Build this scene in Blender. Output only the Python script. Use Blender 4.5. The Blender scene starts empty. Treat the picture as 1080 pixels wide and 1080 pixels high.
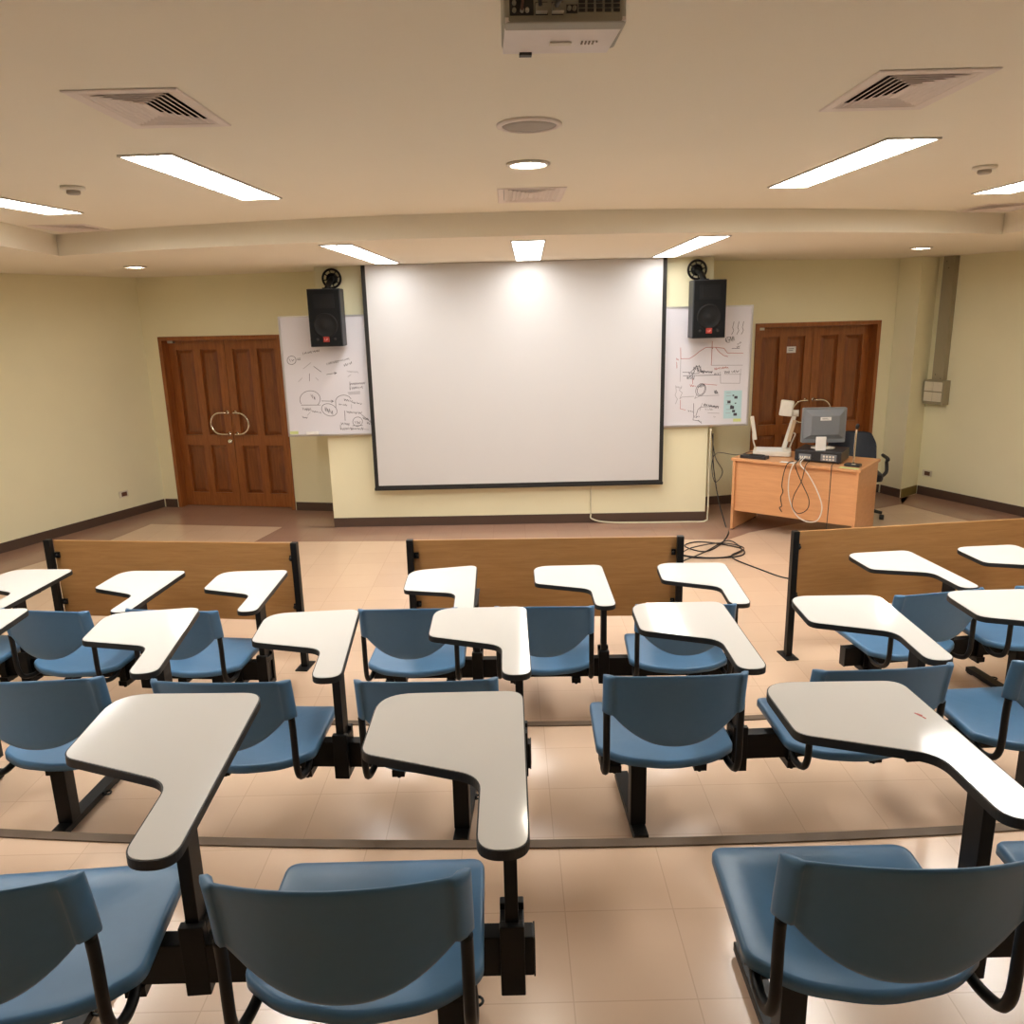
import bpy, bmesh, math, random
from mathutils import Vector, Matrix
random.seed(7)
D = bpy.data
COL = bpy.context.scene.collection
PI = math.pi
def rad(a): return math.radians(a)

# ------------------------------------------------------------------ materials
def new_mat(name):
    m = D.materials.new(name); m.use_nodes = True
    nt = m.node_tree; b = nt.nodes['Principled BSDF']
    return m, nt, b
def N(nt, t, **kw):
    n = nt.nodes.new(t)
    for k, v in kw.items(): setattr(n, k, v)
    return n
def plain(name, col, rough=.5, metal=0, noise=.04, scale=30, bump=0, coat=0, spec=.5):
    m, nt, b = new_mat(name)
    tc = N(nt, 'ShaderNodeTexCoord'); nz = N(nt, 'ShaderNodeTexNoise')
    nz.inputs['Scale'].default_value = scale; nz.inputs['Detail'].default_value = 4
    nt.links.new(tc.outputs['Object'], nz.inputs['Vector'])
    mx = N(nt, 'ShaderNodeMixRGB')
    mx.inputs[1].default_value = (*[c*(1-noise) for c in col], 1)
    mx.inputs[2].default_value = (*[min(1, c*(1+noise)) for c in col], 1)
    nt.links.new(nz.outputs['Fac'], mx.inputs[0]); nt.links.new(mx.outputs[0], b.inputs['Base Color'])
    b.inputs['Roughness'].default_value = rough; b.inputs['Metallic'].default_value = metal
    b.inputs['Coat Weight'].default_value = coat; b.inputs['Coat Roughness'].default_value = .08
    b.inputs['Specular IOR Level'].default_value = spec
    if bump:
        bp = N(nt, 'ShaderNodeBump'); bp.inputs['Strength'].default_value = bump; bp.inputs['Distance'].default_value = .01
        nt.links.new(nz.outputs['Fac'], bp.inputs['Height']); nt.links.new(bp.outputs[0], b.inputs['Normal'])
    return m
def wood(name, c1, c2, sc=(2, 2, 14), rough=.4, coat=.2, bump=.05):
    m, nt, b = new_mat(name)
    tc = N(nt, 'ShaderNodeTexCoord'); mp = N(nt, 'ShaderNodeMapping'); mp.inputs['Scale'].default_value = sc
    nz = N(nt, 'ShaderNodeTexNoise'); nz.inputs['Scale'].default_value = 3; nz.inputs['Detail'].default_value = 8
    nz.inputs['Roughness'].default_value = .65; nz.inputs['Distortion'].default_value = .6
    nt.links.new(tc.outputs['Object'], mp.inputs['Vector']); nt.links.new(mp.outputs[0], nz.inputs['Vector'])
    cr = N(nt, 'ShaderNodeValToRGB')
    cr.color_ramp.elements[0].color = (*c1, 1); cr.color_ramp.elements[1].color = (*c2, 1)
    cr.color_ramp.elements[0].position = .3; cr.color_ramp.elements[1].position = .7
    nt.links.new(nz.outputs['Fac'], cr.inputs[0]); nt.links.new(cr.outputs[0], b.inputs['Base Color'])
    b.inputs['Roughness'].default_value = rough; b.inputs['Coat Weight'].default_value = coat
    bp = N(nt, 'ShaderNodeBump'); bp.inputs['Strength'].default_value = bump; bp.inputs['Distance'].default_value = .004
    nt.links.new(nz.outputs['Fac'], bp.inputs['Height']); nt.links.new(bp.outputs[0], b.inputs['Normal'])
    return m
def emit(name, col, s):
    m, nt, b = new_mat(name)
    b.inputs['Base Color'].default_value = (*col, 1)
    b.inputs['Emission Color'].default_value = (*col, 1); b.inputs['Emission Strength'].default_value = s
    return m
def tile_mat(name, base, line, pitch=.325, off=(.13, 2.034), rough=.22, var=.05, lineamt=.28):
    m, nt, b = new_mat(name)
    tc = N(nt, 'ShaderNodeTexCoord'); sx = N(nt, 'ShaderNodeSeparateXYZ')
    nt.links.new(tc.outputs['Object'], sx.inputs[0])
    def M(op, a, bb=None):
        n = N(nt, 'ShaderNodeMath', operation=op)
        for i, v in enumerate((a, bb)):
            if v is None: continue
            if isinstance(v, (int, float)): n.inputs[i].default_value = v
            else: nt.links.new(v, n.inputs[i])
        return n.outputs[0]
    ds, cells = [], []
    for ax in (0, 1):
        q = M('DIVIDE', M('SUBTRACT', sx.outputs[ax], off[ax]), pitch)
        cells.append(M('FLOOR', q))
        f = M('FRACT', q); ds.append(M('MINIMUM', f, M('SUBTRACT', 1.0, f)))
    d = M('MINIMUM', ds[0], ds[1]); ln = M('LESS_THAN', d, .0055)
    cv = N(nt, 'ShaderNodeCombineXYZ'); nt.links.new(cells[0], cv.inputs[0]); nt.links.new(cells[1], cv.inputs[1])
    wn = N(nt, 'ShaderNodeTexWhiteNoise'); nt.links.new(cv.outputs[0], wn.inputs['Vector'])
    nz = N(nt, 'ShaderNodeTexNoise'); nz.inputs['Scale'].default_value = 5; nz.inputs['Detail'].default_value = 5
    nt.links.new(tc.outputs['Object'], nz.inputs['Vector'])
    mixv = M('ADD', M('MULTIPLY', wn.outputs['Value'], .5), M('MULTIPLY', nz.outputs['Fac'], .5))
    mx = N(nt, 'ShaderNodeMixRGB')
    mx.inputs[1].default_value = (*[c*(1-var) for c in base], 1); mx.inputs[2].default_value = (*[min(1, c*(1+var)) for c in base], 1)
    nt.links.new(mixv, mx.inputs[0])
    m2 = N(nt, 'ShaderNodeMixRGB'); m2.inputs[2].default_value = (*line, 1)
    nt.links.new(M('MULTIPLY', ln, lineamt), m2.inputs[0]); nt.links.new(mx.outputs[0], m2.inputs[1])
    nt.links.new(m2.outputs[0], b.inputs['Base Color'])
    b.inputs['Roughness'].default_value = rough
    nz2 = N(nt, 'ShaderNodeTexNoise'); nz2.inputs['Scale'].default_value = 9; nz2.inputs['Detail'].default_value = 3
    nt.links.new(tc.outputs['Object'], nz2.inputs['Vector'])
    bp = N(nt, 'ShaderNodeBump'); bp.inputs['Strength'].default_value = .12; bp.inputs['Distance'].default_value = .006
    nt.links.new(nz2.outputs['Fac'], bp.inputs['Height']); nt.links.new(bp.outputs[0], b.inputs['Normal'])
    return m

M = dict(
    wall=plain('wall_paint', (.86, .815, .57), .75, noise=.03, scale=3, bump=.03),
    ceil=plain('ceiling_paint', (.86, .80, .66), .9, noise=.015, scale=2),
    base=plain('baseboard_vinyl', (.085, .05, .035), .45),
    floor=tile_mat('pink_vinyl_tile', (.66, .475, .34), (.30, .17, .10)),
    border=tile_mat('mauve_vinyl_tile', (.36, .215, .155), (.2, .1, .07)),
    nosing=plain('step_nosing', (.12, .08, .05), .7, noise=.25, scale=12),
    blue=plain('blue_plastic', (.075, .18, .32), .36, noise=.05, scale=40, spec=.35),
    black=plain('black_steel', (.006, .006, .006), .45, noise=.1, spec=.25),
    rubber=plain('black_rubber', (.015, .015, .014), .55),
    white_lam=plain('white_laminate', (.70, .70, .68), .09, noise=.01, scale=6, bump=.012, coat=.0),
    oak=wood('oak_laminate', (.34, .165, .05), (.44, .23, .08), (1.2, 6, 16), .45, .1, .02),
    desk=wood('beech_laminate', (.62, .30, .13), (.72, .37, .17), (1.2, 4, 12), .4, .15, .02),
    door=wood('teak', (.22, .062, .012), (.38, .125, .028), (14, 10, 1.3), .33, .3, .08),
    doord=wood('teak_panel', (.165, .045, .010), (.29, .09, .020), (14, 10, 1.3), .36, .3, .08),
    chrome=plain('chrome', (.85, .82, .75), .12, 1),
    alu=plain('aluminium', (.62, .61, .6), .35, .9),
    board=plain('whiteboard_enamel', (.72, .71, .76), .25, noise=.01, scale=3),
    ink=plain('marker_ink', (.05, .05, .07), .6),
    inkred=plain('red_marker_ink', (.45, .10, .09), .6),
    inkgrey=plain('grey_marker_ink', (.33, .32, .36), .6),
    screen=plain('projection_fabric', (.60, .595, .595), .8, noise=.01, scale=2),
    blackcloth=plain('black_fabric', (.014, .013, .012), .8),
    spk=plain('speaker_black', (.005, .0055, .006), .6, spec=.2, noise=.15, scale=80, bump=.1),
    spkside=plain('speaker_side', (.02, .022, .025), .5),
    spkcone=plain('speaker_cone', (.008, .008, .008), .6, spec=.25),
    red=plain('red_badge', (.30, .02, .01), .4),
    badge=plain('badge_mark', (.75, .35, .28), .5),
    ventw=plain('vent_white', (.80, .71, .64), .55),
    dark=plain('vent_dark', (.02, .017, .014), .8),
    lampw=plain('lamp_frame', (.50, .45, .38), .4),
    tube=emit('lamp_glow', (1, .98, .935), 32.0),
    tubef=emit('lamp_glow_front', (1, .98, .95), 11.5),
    down=emit('downlight_glow', (1, .93, .8), 60.0),
    grille=plain('grille_grey', (.42, .37, .31), .7),
    projw=plain('projector_white', (.84, .79, .76), .4),
    projg=plain('projector_grey', (.34, .33, .27), .5),
    port=plain('port_dark', (.03, .03, .03), .5),
    conduit=plain('conduit_paint', (.33, .29, .19), .55),
    outlet=plain('outlet_plastic', (.72, .66, .52), .4),
    socket=plain('socket_brown', (.12, .05, .03), .5),
    paper=plain('paper', (.80, .79, .76), .8),
    cyan=plain('pale_blue_paper', (.45, .66, .70), .8),
    sticky=plain('sticky_note', (.62, .68, .28), .8),
    cream=plain('cream_plastic', (.75, .70, .60), .4),
    monitor=plain('grey_plastic', (.20, .215, .235), .4),
    pc=plain('dark_plastic', (.02, .021, .025), .4),
    leather=plain('navy_leather', (.006, .009, .018), .4, spec=.3, noise=.2, scale=25, bump=.1),
    wcable=plain('white_cable', (.75, .70, .62), .5),
    bcable=plain('black_cable', (.015, .014, .014), .5),
    trunk=plain('pale_trunking', (.66, .62, .45), .5),
    speck=plain('pale_mark', (.6, .65, .7), .5),
)

# ------------------------------------------------------------------ mesh builder
class MB:
    def __init__(s): s.v = []; s.f = []; s.m = []; s.sm = []
    def add(s, vs, fs, mi=0, smooth=False, T=None):
        o = len(s.v)
        for p in vs:
            p = Vector(p)
            if T is not None: p = T @ p
            s.v.append(p)
        for f in fs: s.f.append([i+o for i in f]); s.m.append(mi); s.sm.append(smooth)
        return s
    def box(s, x0, x1, y0, y1, z0, z1, mi=0, T=None):
        vs = [(x, y, z) for z in (z0, z1) for y in (y0, y1) for x in (x0, x1)]
        return s.add(vs, [(0, 2, 3, 1), (4, 5, 7, 6), (0, 1, 5, 4), (2, 6, 7, 3), (0, 4, 6, 2), (1, 3, 7, 5)], mi, False, T)
    def prism(s, poly, z0, z1, mi=0, T=None):
        a = sum(poly[i][0]*poly[(i+1) % len(poly)][1]-poly[(i+1) % len(poly)][0]*poly[i][1] for i in range(len(poly)))
        if a < 0: poly = poly[::-1]
        n = len(poly)
        vs = [(p[0], p[1], z0) for p in poly]+[(p[0], p[1], z1) for p in poly]
        fs = [list(range(n))[::-1], list(range(n, 2*n))]+[(i, (i+1) % n, n+(i+1) % n, n+i) for i in range(n)]
        return s.add(vs, fs, mi, False, T)
    def tube(s, path, r, n=8, mi=0, T=None, cap=True, ry=None):
        path = [Vector(p) for p in path]; rings = []
        up = Vector((0, 0, 1)); t0 = (path[1]-path[0]).normalized()
        if abs(t0.dot(up)) > .95: up = Vector((1, 0, 0))
        nrm = t0.cross(up).normalized()
        for i, p in enumerate(path):
            t = (path[min(i+1, len(path)-1)]-path[max(i-1, 0)])
            if t.length < 1e-9: t = t0
            t.normalize(); nrm = (nrm-t*nrm.dot(t)).normalized(); bn = t.cross(nrm)
            rr = r[i] if isinstance(r, (list, tuple)) else r
            rings.append([p+nrm*math.cos(2*PI*k/n)*rr+bn*math.sin(2*PI*k/n)*(rr if ry is None else ry) for k in range(n)])
        vs = [q for R in rings for q in R]
        fs = [(i*n+k, i*n+(k+1) % n, (i+1)*n+(k+1) % n, (i+1)*n+k) for i in range(len(path)-1) for k in range(n)]
        if cap: fs += [list(range(n))[::-1], [(len(path)-1)*n+k for k in range(n)]]
        return s.add(vs, fs, mi, True, T)
    def lathe(s, prof, n=24, mi=0, T=None):
        vs = [(r*math.cos(2*PI*k/n), r*math.sin(2*PI*k/n), z) for r, z in prof for k in range(n)]
        fs = [(i*n+k, i*n+(k+1) % n, (i+1)*n+(k+1) % n, (i+1)*n+k) for i in range(len(prof)-1) for k in range(n)]
        fs += [list(range(n))[::-1], [(len(prof)-1)*n+k for k in range(n)]]
        return s.add(vs, fs, mi, True, T)
    def grid(s, P, mi=0, T=None, smooth=True):
        a, b = len(P), len(P[0])
        return s.add([p for r in P for p in r], [(i*b+j, i*b+j+1, (i+1)*b+j+1, (i+1)*b+j) for i in range(a-1) for j in range(b-1)], mi, smooth, T)
    def build(s, name, mats, parent=None, loc=(0, 0, 0), rz=0, bevel=0, fixn=True, autos=True):
        me = D.meshes.new(name); me.from_pydata([tuple(p) for p in s.v], [], s.f)
        for m in (mats if isinstance(mats, (list, tuple)) else [mats]): me.materials.append(m)
        for p, mi, sm in zip(me.polygons, s.m, s.sm): p.material_index = mi; p.use_smooth = sm
        if fixn or bevel:
            bm = bmesh.new(); bm.from_mesh(me)
            if bevel:
                es = [e for e in bm.edges if len(e.link_faces) == 2 and e.calc_face_angle(0) > .6]
                bmesh.ops.bevel(bm, geom=es, offset=bevel, segments=2, affect='EDGES', profile=.6, clamp_overlap=True)
            bmesh.ops.recalc_face_normals(bm, faces=bm.faces); bm.to_mesh(me); bm.free()
        me.update()
        o = D.objects.new(name, me); COL.objects.link(o); o.location = loc; o.rotation_euler = (0, 0, rz)
        if parent: o.parent = parent
        return o

def tag(o, label, cat, group=None, kind=None):
    o['label'] = label; o['category'] = cat
    if group: o['group'] = group
    if kind: o['kind'] = kind
    return o
def empty(name, loc, rz=0):
    o = D.objects.new(name, None); COL.objects.link(o); o.location = loc; o.rotation_euler = (0, 0, rz)
    o.empty_display_size = .1; return o
def struct(o): o['kind'] = 'structure'; return o
def copy_tree(o, parent=None):
    c = o.copy(); COL.objects.link(c)
    if parent: c.parent = parent
    for ch in list(o.children): copy_tree(ch, c)
    return c
def rrect(x0, x1, y0, y1, r, n=5):
    pts = []
    for cx, cy, a in ((x1-r, y1-r, 0), (x0+r, y1-r, 90), (x0+r, y0+r, 180), (x1-r, y0+r, 270)):
        for k in range(n+1):
            t = rad(a+90*k/n); pts.append((cx+r*math.cos(t), cy+r*math.sin(t)))
    return pts
def round_poly(pts, rs, n=7):
    out = []; L = len(pts)
    for i in range(L):
        p = Vector(pts[i]); a = (Vector(pts[i-1])-p); b = (Vector(pts[(i+1) % L])-p); r = rs[i]
        ua, ub = a.normalized(), b.normalized(); ang = ua.angle(ub)
        d = min(r/math.tan(ang/2), a.length*.49, b.length*.49)
        p0, p1 = p+ua*d, p+ub*d
        for k in range(n+1):
            t = k/n; q = p0*(1-t)**2+p*2*t*(1-t)+p1*t*t
            out.append((q.x, q.y))
    return out
def smooth_path(pts, n=8):
    P = [Vector(p) for p in pts]; P = [P[0]*2-P[1]]+P+[P[-1]*2-P[-2]]; out = []
    for i in range(1, len(P)-2):
        for k in range(n):
            t = k/n; a, b, c, d = P[i-1], P[i], P[i+1], P[i+2]
            out.append(.5*((2*b)+(-a+c)*t+(2*a-5*b+4*c-d)*t*t+(-a+3*b-3*c+d)*t**3))
    out.append(P[-2]); return out

# ------------------------------------------------------------------ room shell
T1, T2 = .20, .42            # heights of the two tiers
CZ, SZ = 2.81, 2.66          # tray ceiling and soffit heights
def e1(x): return 3.565+.035*(x-.5)**2
def e2(x): return 2.355+.025*(x-.5)**2
XS = [-6+12*i/40 for i in range(41)]
FL = lambda x: 9.044-.2077*(x+2.512)
FR = lambda x: 8.905+.2*(x-2.706)
LW = [(-4.188, FL(-4.188)), (-5.036, 7.518), (-6.0, 5.35), (-6.0, -7.0)]
RW = [(4.771, 9.147), (5.303, 7.965), (6.2, 5.97), (6.2, -7.0)]
room = [(-6.2, -7.2), (6.4, -7.2), (6.4, 6.1), (4.9, 9.6), (-4.3, 9.7), (-6.2, 5.5)]
struct(MB().prism(room, -.12, 0).build('floor', M['floor']))
def tier(edge, z, name, x0, x1):
    xs = [x0+(x1-x0)*i/40 for i in range(41)]
    poly = [(x, edge(x)) for x in xs]+[(x1, -7.0), (x0, -7.0)]
    return struct(MB().prism(poly, .002, z).build(name, M['floor']))
tier(e1, T1, 'floor_tier', -5.98, 6.18); tier(e2, T2, 'floor_tier.001', -5.98, 6.18)
def nosing(edge, z):
    mb = MB(); xs = [-5.97+12.1*i/48 for i in range(49)]
    prof = [(-.035, .0), (-.035, .006), (.006, .006), (.006, -.028), (.0005, -.028), (.0005, .0)]
    vs = [(x, edge(x)+dy, z+dz) for x in xs for dy, dz in prof]; n = len(prof)
    fs = [(i*n+k, i*n+(k+1) % n, (i+1)*n+(k+1) % n, (i+1)*n+k) for i in range(48) for k in range(n)]
    fs += [list(range(n)), [48*n+k for k in range(n)][::-1]]
    return struct(mb.add(vs, fs).build('trim_1', M['nosing']))
nosing(e1, T1+.0005); o = nosing(e2, T2+.0005); o.name = 'trim_2'
# mauve border on the stage floor
bd = MB()
for poly in ([(-4.3, 9.6), (-5.1, 7.45), (-5.75, 6.2), (-4.95, 6.2), (-4.18, 7.75), (-4.0, 8.55), (-2.47, 8.28), (-1.88, 8.2), (-1.88, 9.1)],
             [(-2.47, 8.28), (-2.60, 7.72), (2.1, 7.40), (2.35, 7.62), (4.35, 8.62), (4.6, 8.95), (4.5, 9.45), (2.0, 9.0), (2.0, 8.2), (-1.88, 8.25)],
             [(4.35, 8.62), (4.62, 7.95), (5.9, 5.4), (6.3, 5.97), (5.4, 7.95), (4.9, 9.2), (4.47, 8.9)]):
    bd.prism(poly, .0005, .0015)
struct(bd.build('floor_border', M['border']))
# walls
def wall_seg(mb, p, q, z0, z1, th, openings=()):
    p = Vector(p); q = Vector(q); L = (q-p).length; u = (q-p)/L; n = Vector((-u.y, u.x))
    def piece(s0, s1, a, b):
        if s1-s0 < 1e-4 or b-a < 1e-4: return
        c = [p+u*s0, p+u*s1, p+u*s1+n*th, p+u*s0+n*th]
        mb.prism([(v.x, v.y) for v in c], a, b)
    s = 0
    for (a, b, h) in openings:
        piece(s, a, z0, z1); piece(a, b, h, z1); s = b
    piece(s, L, z0, z1)
    return p, u, n
WZ = 2.95
mb = MB(); wall_seg(mb, LW[1], LW[0], 0, WZ, .15); wall_seg(mb, LW[2], LW[1], 0, WZ, .15); wall_seg(mb, LW[3], LW[2], 0, WZ, .15)
struct(mb.build('wall_left', M['wall']))
mb = MB(); wall_seg(mb, RW[0], RW[1], 0, WZ, .15); wall_seg(mb, RW[1], RW[2], 0, WZ, .15); wall_seg(mb, RW[2], RW[3], 0, WZ, .15)
struct(mb.build('wall_right', M['wall']))
pL0 = Vector((-4.188, FL(-4.188))); pL1 = Vector((-1.80, FL(-1.80))); uL = (pL1-pL0).normalized()
sL = lambda x: (x+4.188)/uL.x
mb = MB(); wall_seg(mb, pL0, pL1, 0, WZ, .2, [(sL(-4.007), sL(-2.518), 2.0)]); struct(mb.build('wall_front', M['wall']))
pR0 = Vector((1.95, FR(1.95))); pR1 = Vector((4.45, FR(4.45))); uR = (pR1-pR0).normalized()
sR = lambda x: (x-1.95)/uR.x
mb = MB(); wall_seg(mb, pR0, pR1, 0, WZ, .2, [(sR(2.706), sR(4.215), 1.995)]); struct(mb.build('wall_front.001', M['wall']))
PY0, PY1 = 8.228, 8.126     # face of the projecting wall at its two ends
PX0, PX1 = -1.897, 2.032
struct(MB().prism([(PX0, PY0), (PX1, PY1), (PX1, 8.76), (PX0, 8.9)], 0, WZ).build('wall_center', M['wall']))
struct(MB().prism([(4.378, 9.232), (4.477, 8.93), (4.771, 9.147), (4.80, 9.3)], 0, WZ).build('wall_corner', M['wall']))
struct(MB().box(-6.2, 6.4, -7.15, -7.0, 0, WZ).build('wall_back', M['wall']))
# baseboards
def baseboard(name, pts, h=.10, th=.012, side=-1):
    mb = MB()
    for a, b in zip(pts, pts[1:]):
        a = Vector(a); b = Vector(b); u = (b-a).normalized(); n = Vector((-u.y, u.x))*side
        c = [a+n*.001, b+n*.001, b+n*th, a+n*th]
        mb.prism([(v.x, v.y) for v in c], .002, h)
    return struct(mb.build(name, M['base']))
baseboard('baseboard_left', [(-5.98, 5.39), LW[1], (LW[0][0]-.01, LW[0][1]-.01)])
baseboard('baseboard_front', [(-4.17, FL(-4.17)), (-4.02, FL(-4.02))])
baseboard('baseboard_front.001', [(-2.505, FL(-2.505)), (PX0-.005, FL(PX0))])
baseboard('baseboard_center', [(PX0, PY0), (PX1, PY1)])
baseboard('baseboard_front.002', [(PX1+.01, FR(PX1)), (2.70, FR(2.70))])
baseboard('baseboard_front.003', [(4.22, FR(4.22)), (4.36, FR(4.36))])
o = baseboard('baseboard_corner', [(4.378, 9.20), (4.477, 8.93)]); 
o = baseboard('baseboard_corner.001', [(4.485, 8.936), (4.755, 9.135)]); o.data.materials[0] = plain('stained_vinyl', (.20, .14, .035), .5, noise=.3)
baseboard('baseboard_right', [(4.775, 9.12), RW[1], RW[2]])
# ceiling
VENTS = [(-1.08, 2.70, .33, .46), (1.24, 2.70, .345, .46), (.148, 4.75, .37, .55), (-2.965, 5.78, .38, .42), (3.47, 5.92, .42, .46)]
mb = MB(); mb.prism(room, CZ+.09, CZ+.15)
gx = sorted({-6.2, 6.4} | {v for x, y, w_, l_ in VENTS for v in (x-w_/2+.02, x+w_/2-.02)})
gy = sorted({-7.2, 9.7} | {v for x, y, w_, l_ in VENTS for v in (y-l_/2+.02, y+l_/2-.02)})
for i in range(len(gx)-1):
    for j in range(len(gy)-1):
        cx, cy = (gx[i]+gx[i+1])/2, (gy[j]+gy[j+1])/2
        if any(abs(cx-x) < w_/2-.02 and abs(cy-y) < l_/2-.02 for x, y, w_, l_ in VENTS): continue
        mb.add([(gx[i], gy[j], CZ), (gx[i+1], gy[j], CZ), (gx[i+1], gy[j+1], CZ), (gx[i], gy[j+1], CZ)], [(0, 3, 2, 1)])
axs = [-3.3+7.03*i/30 for i in range(31)]
arc = [(x, 5.48+.061*(x-.1)**2) for x in axs]
mb2 = MB(); mb2.prism(arc+[(3.73, 9.4), (-3.3, 9.5)], SZ, CZ+.001)
struct(mb.build('ceiling', M['ceil'], fixn=False))
struct(mb2.build('ceiling.001', M['ceil']))
struct(MB().prism([(-3.3, arc[0][1]), (-3.18, 5.28), (-3.18, -7.0), (-6.0, -7.0), (-6.0, 5.3), (-4.2, 9.4), (-3.3, 9.5)], SZ, CZ-.001).build('ceiling.002', M['ceil']))
struct(MB().prism([(3.73, arc[-1][1]), (3.73, -7.0), (6.2, -7.0), (6.2, 5.9), (4.8, 9.2), (3.73, 9.4)], SZ, CZ-.001).build('ceiling.003', M['ceil']))

# ------------------------------------------------------------------ doors
def make_door(name, a, b, H, jamb_side, locks):
    # a,b: outer frame corners on the wall face, left to right as seen from the hall
    a = Vector(a); b = Vector(b); W = (b-a).length-.004; rz = math.atan2((b-a).y, (b-a).x)
    root = struct(MB().box(0, .045, -.012, .17, 0, H).box(W-.045, W, -.012, .17, 0, H).box(.045, W-.045, -.012, .17, H-.045, H)
                  .build(name, M['door'], loc=(a.x+.002*math.cos(rz), a.y+.002*math.sin(rz), .003), rz=rz, bevel=.003))
    y0 = .105; lw = (W-.09-.012)/2
    for k in range(2):
        x0 = .047+k*(lw+.006); x1 = x0+lw
        mb = MB(); z0, z1 = .004, H-.05; st = .095; mid = .80
        ys, ye = y0, y0+.042
        xm0, xm1 = (x0+x1)/2-.045, (x0+x1)/2+.045
        mb.box(x0, x0+st, ys, ye, z0, z1).box(x1-st, x1, ys, ye, z0, z1).box(xm0, xm1, ys, ye, z0, z1)
        rails = [(z0, z0+.16), (mid-.06, mid+.06), (z1-.10, z1)]
        for ra, rb in rails:
            mb.box(x0+st, xm0, ys, ye, ra, rb).box(xm1, x1-st, ys, ye, ra, rb)
        for pa, pb in ((x0+st, xm0), (xm1, x1-st)):
            for qa, qb in ((rails[0][1], rails[1][0]), (rails[1][1], rails[2][0])):
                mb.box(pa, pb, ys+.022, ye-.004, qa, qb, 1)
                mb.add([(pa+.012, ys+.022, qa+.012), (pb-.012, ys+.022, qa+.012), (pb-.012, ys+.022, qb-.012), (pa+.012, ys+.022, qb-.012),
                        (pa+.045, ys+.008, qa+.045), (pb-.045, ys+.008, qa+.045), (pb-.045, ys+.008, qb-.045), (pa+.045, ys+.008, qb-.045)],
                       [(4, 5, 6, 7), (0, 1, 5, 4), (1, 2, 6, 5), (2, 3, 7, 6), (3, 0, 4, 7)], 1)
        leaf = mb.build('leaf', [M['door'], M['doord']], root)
        sx = 1 if k else -1; hx = x1-.048 if k == 0 else x0+.048; zc = 1.0
        pts = [(hx, ys, zc+.125), (hx, ys-.05, zc+.125)]
        for i in range(11):
            t = PI/2-PI*i/10
            pts.append((hx+sx*(.06+.13*math.cos(t)), ys-.055, zc+.125*math.sin(t)))
        pts += [(hx, ys-.05, zc-.125), (hx, ys, zc-.125)]
        h = MB().tube(smooth_path(pts, 4), .0115, 8)
        for zz in (zc+.125, zc-.125):
            h.lathe([(.024, 0), (.024, .006), (.0, .006)], 14, T=Matrix.Translation((hx, ys, zz)) @ Matrix.Rotation(PI/2, 4, 'X'))
        h = h.build('door_handle', M['chrome'], leaf); h['label'] = 'large chrome C-shaped pull handle'
        if k == locks:
            MB().lathe([(.028, 0), (.028, .012), (.015, .016), (.0, .016)], 16, T=Matrix.Translation((hx, ys, zc-.215)) @ Matrix.Rotation(PI/2, 4, 'X')).build('lock', M['chrome'], leaf)
    # door closer / catch on the head
    MB().box(.07, .14, .06, .10, H-.075, H-.047).build('door_catch', M['alu'], root)
    return root
dL = make_door('door_1', (-4.007, FL(-4.007)), (-2.518, FL(-2.518)), 2.0, 'l', 0)
dR = make_door('door_2', (2.706, FR(2.706)), (4.215, FR(4.215)), 1.995, 'r', 0)
# notice on the right-hand door
nr = math.atan2(.2, 1)
o = MB().box(-.055, .055, -.002, 0, -.035, .035).box(-.035, .03, -.0028, -.002, .008, .014, 1).box(-.035, .02, -.0028, -.002, -.012, -.006, 1).build('notice', [M['paper'], M['ink']], loc=(3.18, FR(3.18)+.102, 1.70), rz=nr)
tag(o, 'small white paper notice stuck on the right-hand wooden double door', 'notice')

# ------------------------------------------------------------------ projection screen
sc = empty('projection_screen', (.075, 8.06, .42), rad(-.6))
SW, SH = 1.485, 2.235
MB().box(-SW+.04, SW-.04, -.002, .002, .05, SH).build('screen_fabric', M['screen'], sc)
MB().box(-SW, -SW+.04, -.002, .002, .03, SH).box(SW-.04, SW, -.002, .002, .03, SH).box(-SW+.04, SW-.04, -.002, .002, .03, .05).build('screen_border', M['blackcloth'], sc)
MB().box(-SW-.005, SW+.005, -.013, .013, 0, .03).build('bottom_bar', M['blackcloth'], sc, bevel=.006)
tag(sc, 'large white projection screen with black border hanging in front of the central wall', 'projection screen')

# ------------------------------------------------------------------ whiteboards
def ribbon(mb, pts, w, y, mi=0):
    P = [Vector((p[0], p[1])) for p in pts]
    for a, b in zip(P, P[1:]):
        d = b-a
        if d.length < 1e-5: continue
        u = d.normalized(); n = Vector((-u.y, u.x))*w/2; a2 = a-u*w*.3; b2 = b+u*w*.3
        q = [a2+n, b2+n, b2-n, a2-n]
        mb.add([(v.x, y, v.y) for v in q]+[(v.x, y+.0006, v.y) for v in q], [(0, 1, 2, 3), (7, 6, 5, 4), (0, 4, 5, 1), (1, 5, 6, 2), (2, 6, 7, 3), (3, 7, 4, 0)], mi)
def ell(cx, cy, rx, ry, a0=0, a1=360, rot=0, n=18):
    out = []
    for i in range(n+1):
        t = rad(a0+(a1-a0)*i/n); x = rx*math.cos(t); y = ry*math.sin(t); r = rad(rot)
        out.append((cx+x*math.cos(r)-y*math.sin(r), cy+x*math.sin(r)+y*math.cos(r)))
    return out
def scrib(x0, y0, x1, y1, h=12, step=6):
    L = math.hypot(x1-x0, y1-y0); n = max(3, int(L/step)); out = []; strokes = []
    for i in range(n+1):
        if random.random() < .16 and len(out) > 1: strokes.append(out); out = []
        t = i/n; out.append((x0+(x1-x0)*t+random.uniform(-2, 2), y0+(y1-y0)*t+(h if i % 2 else -h)*random.uniform(.4, 1.25)))
    strokes.append(out); return strokes
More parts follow.
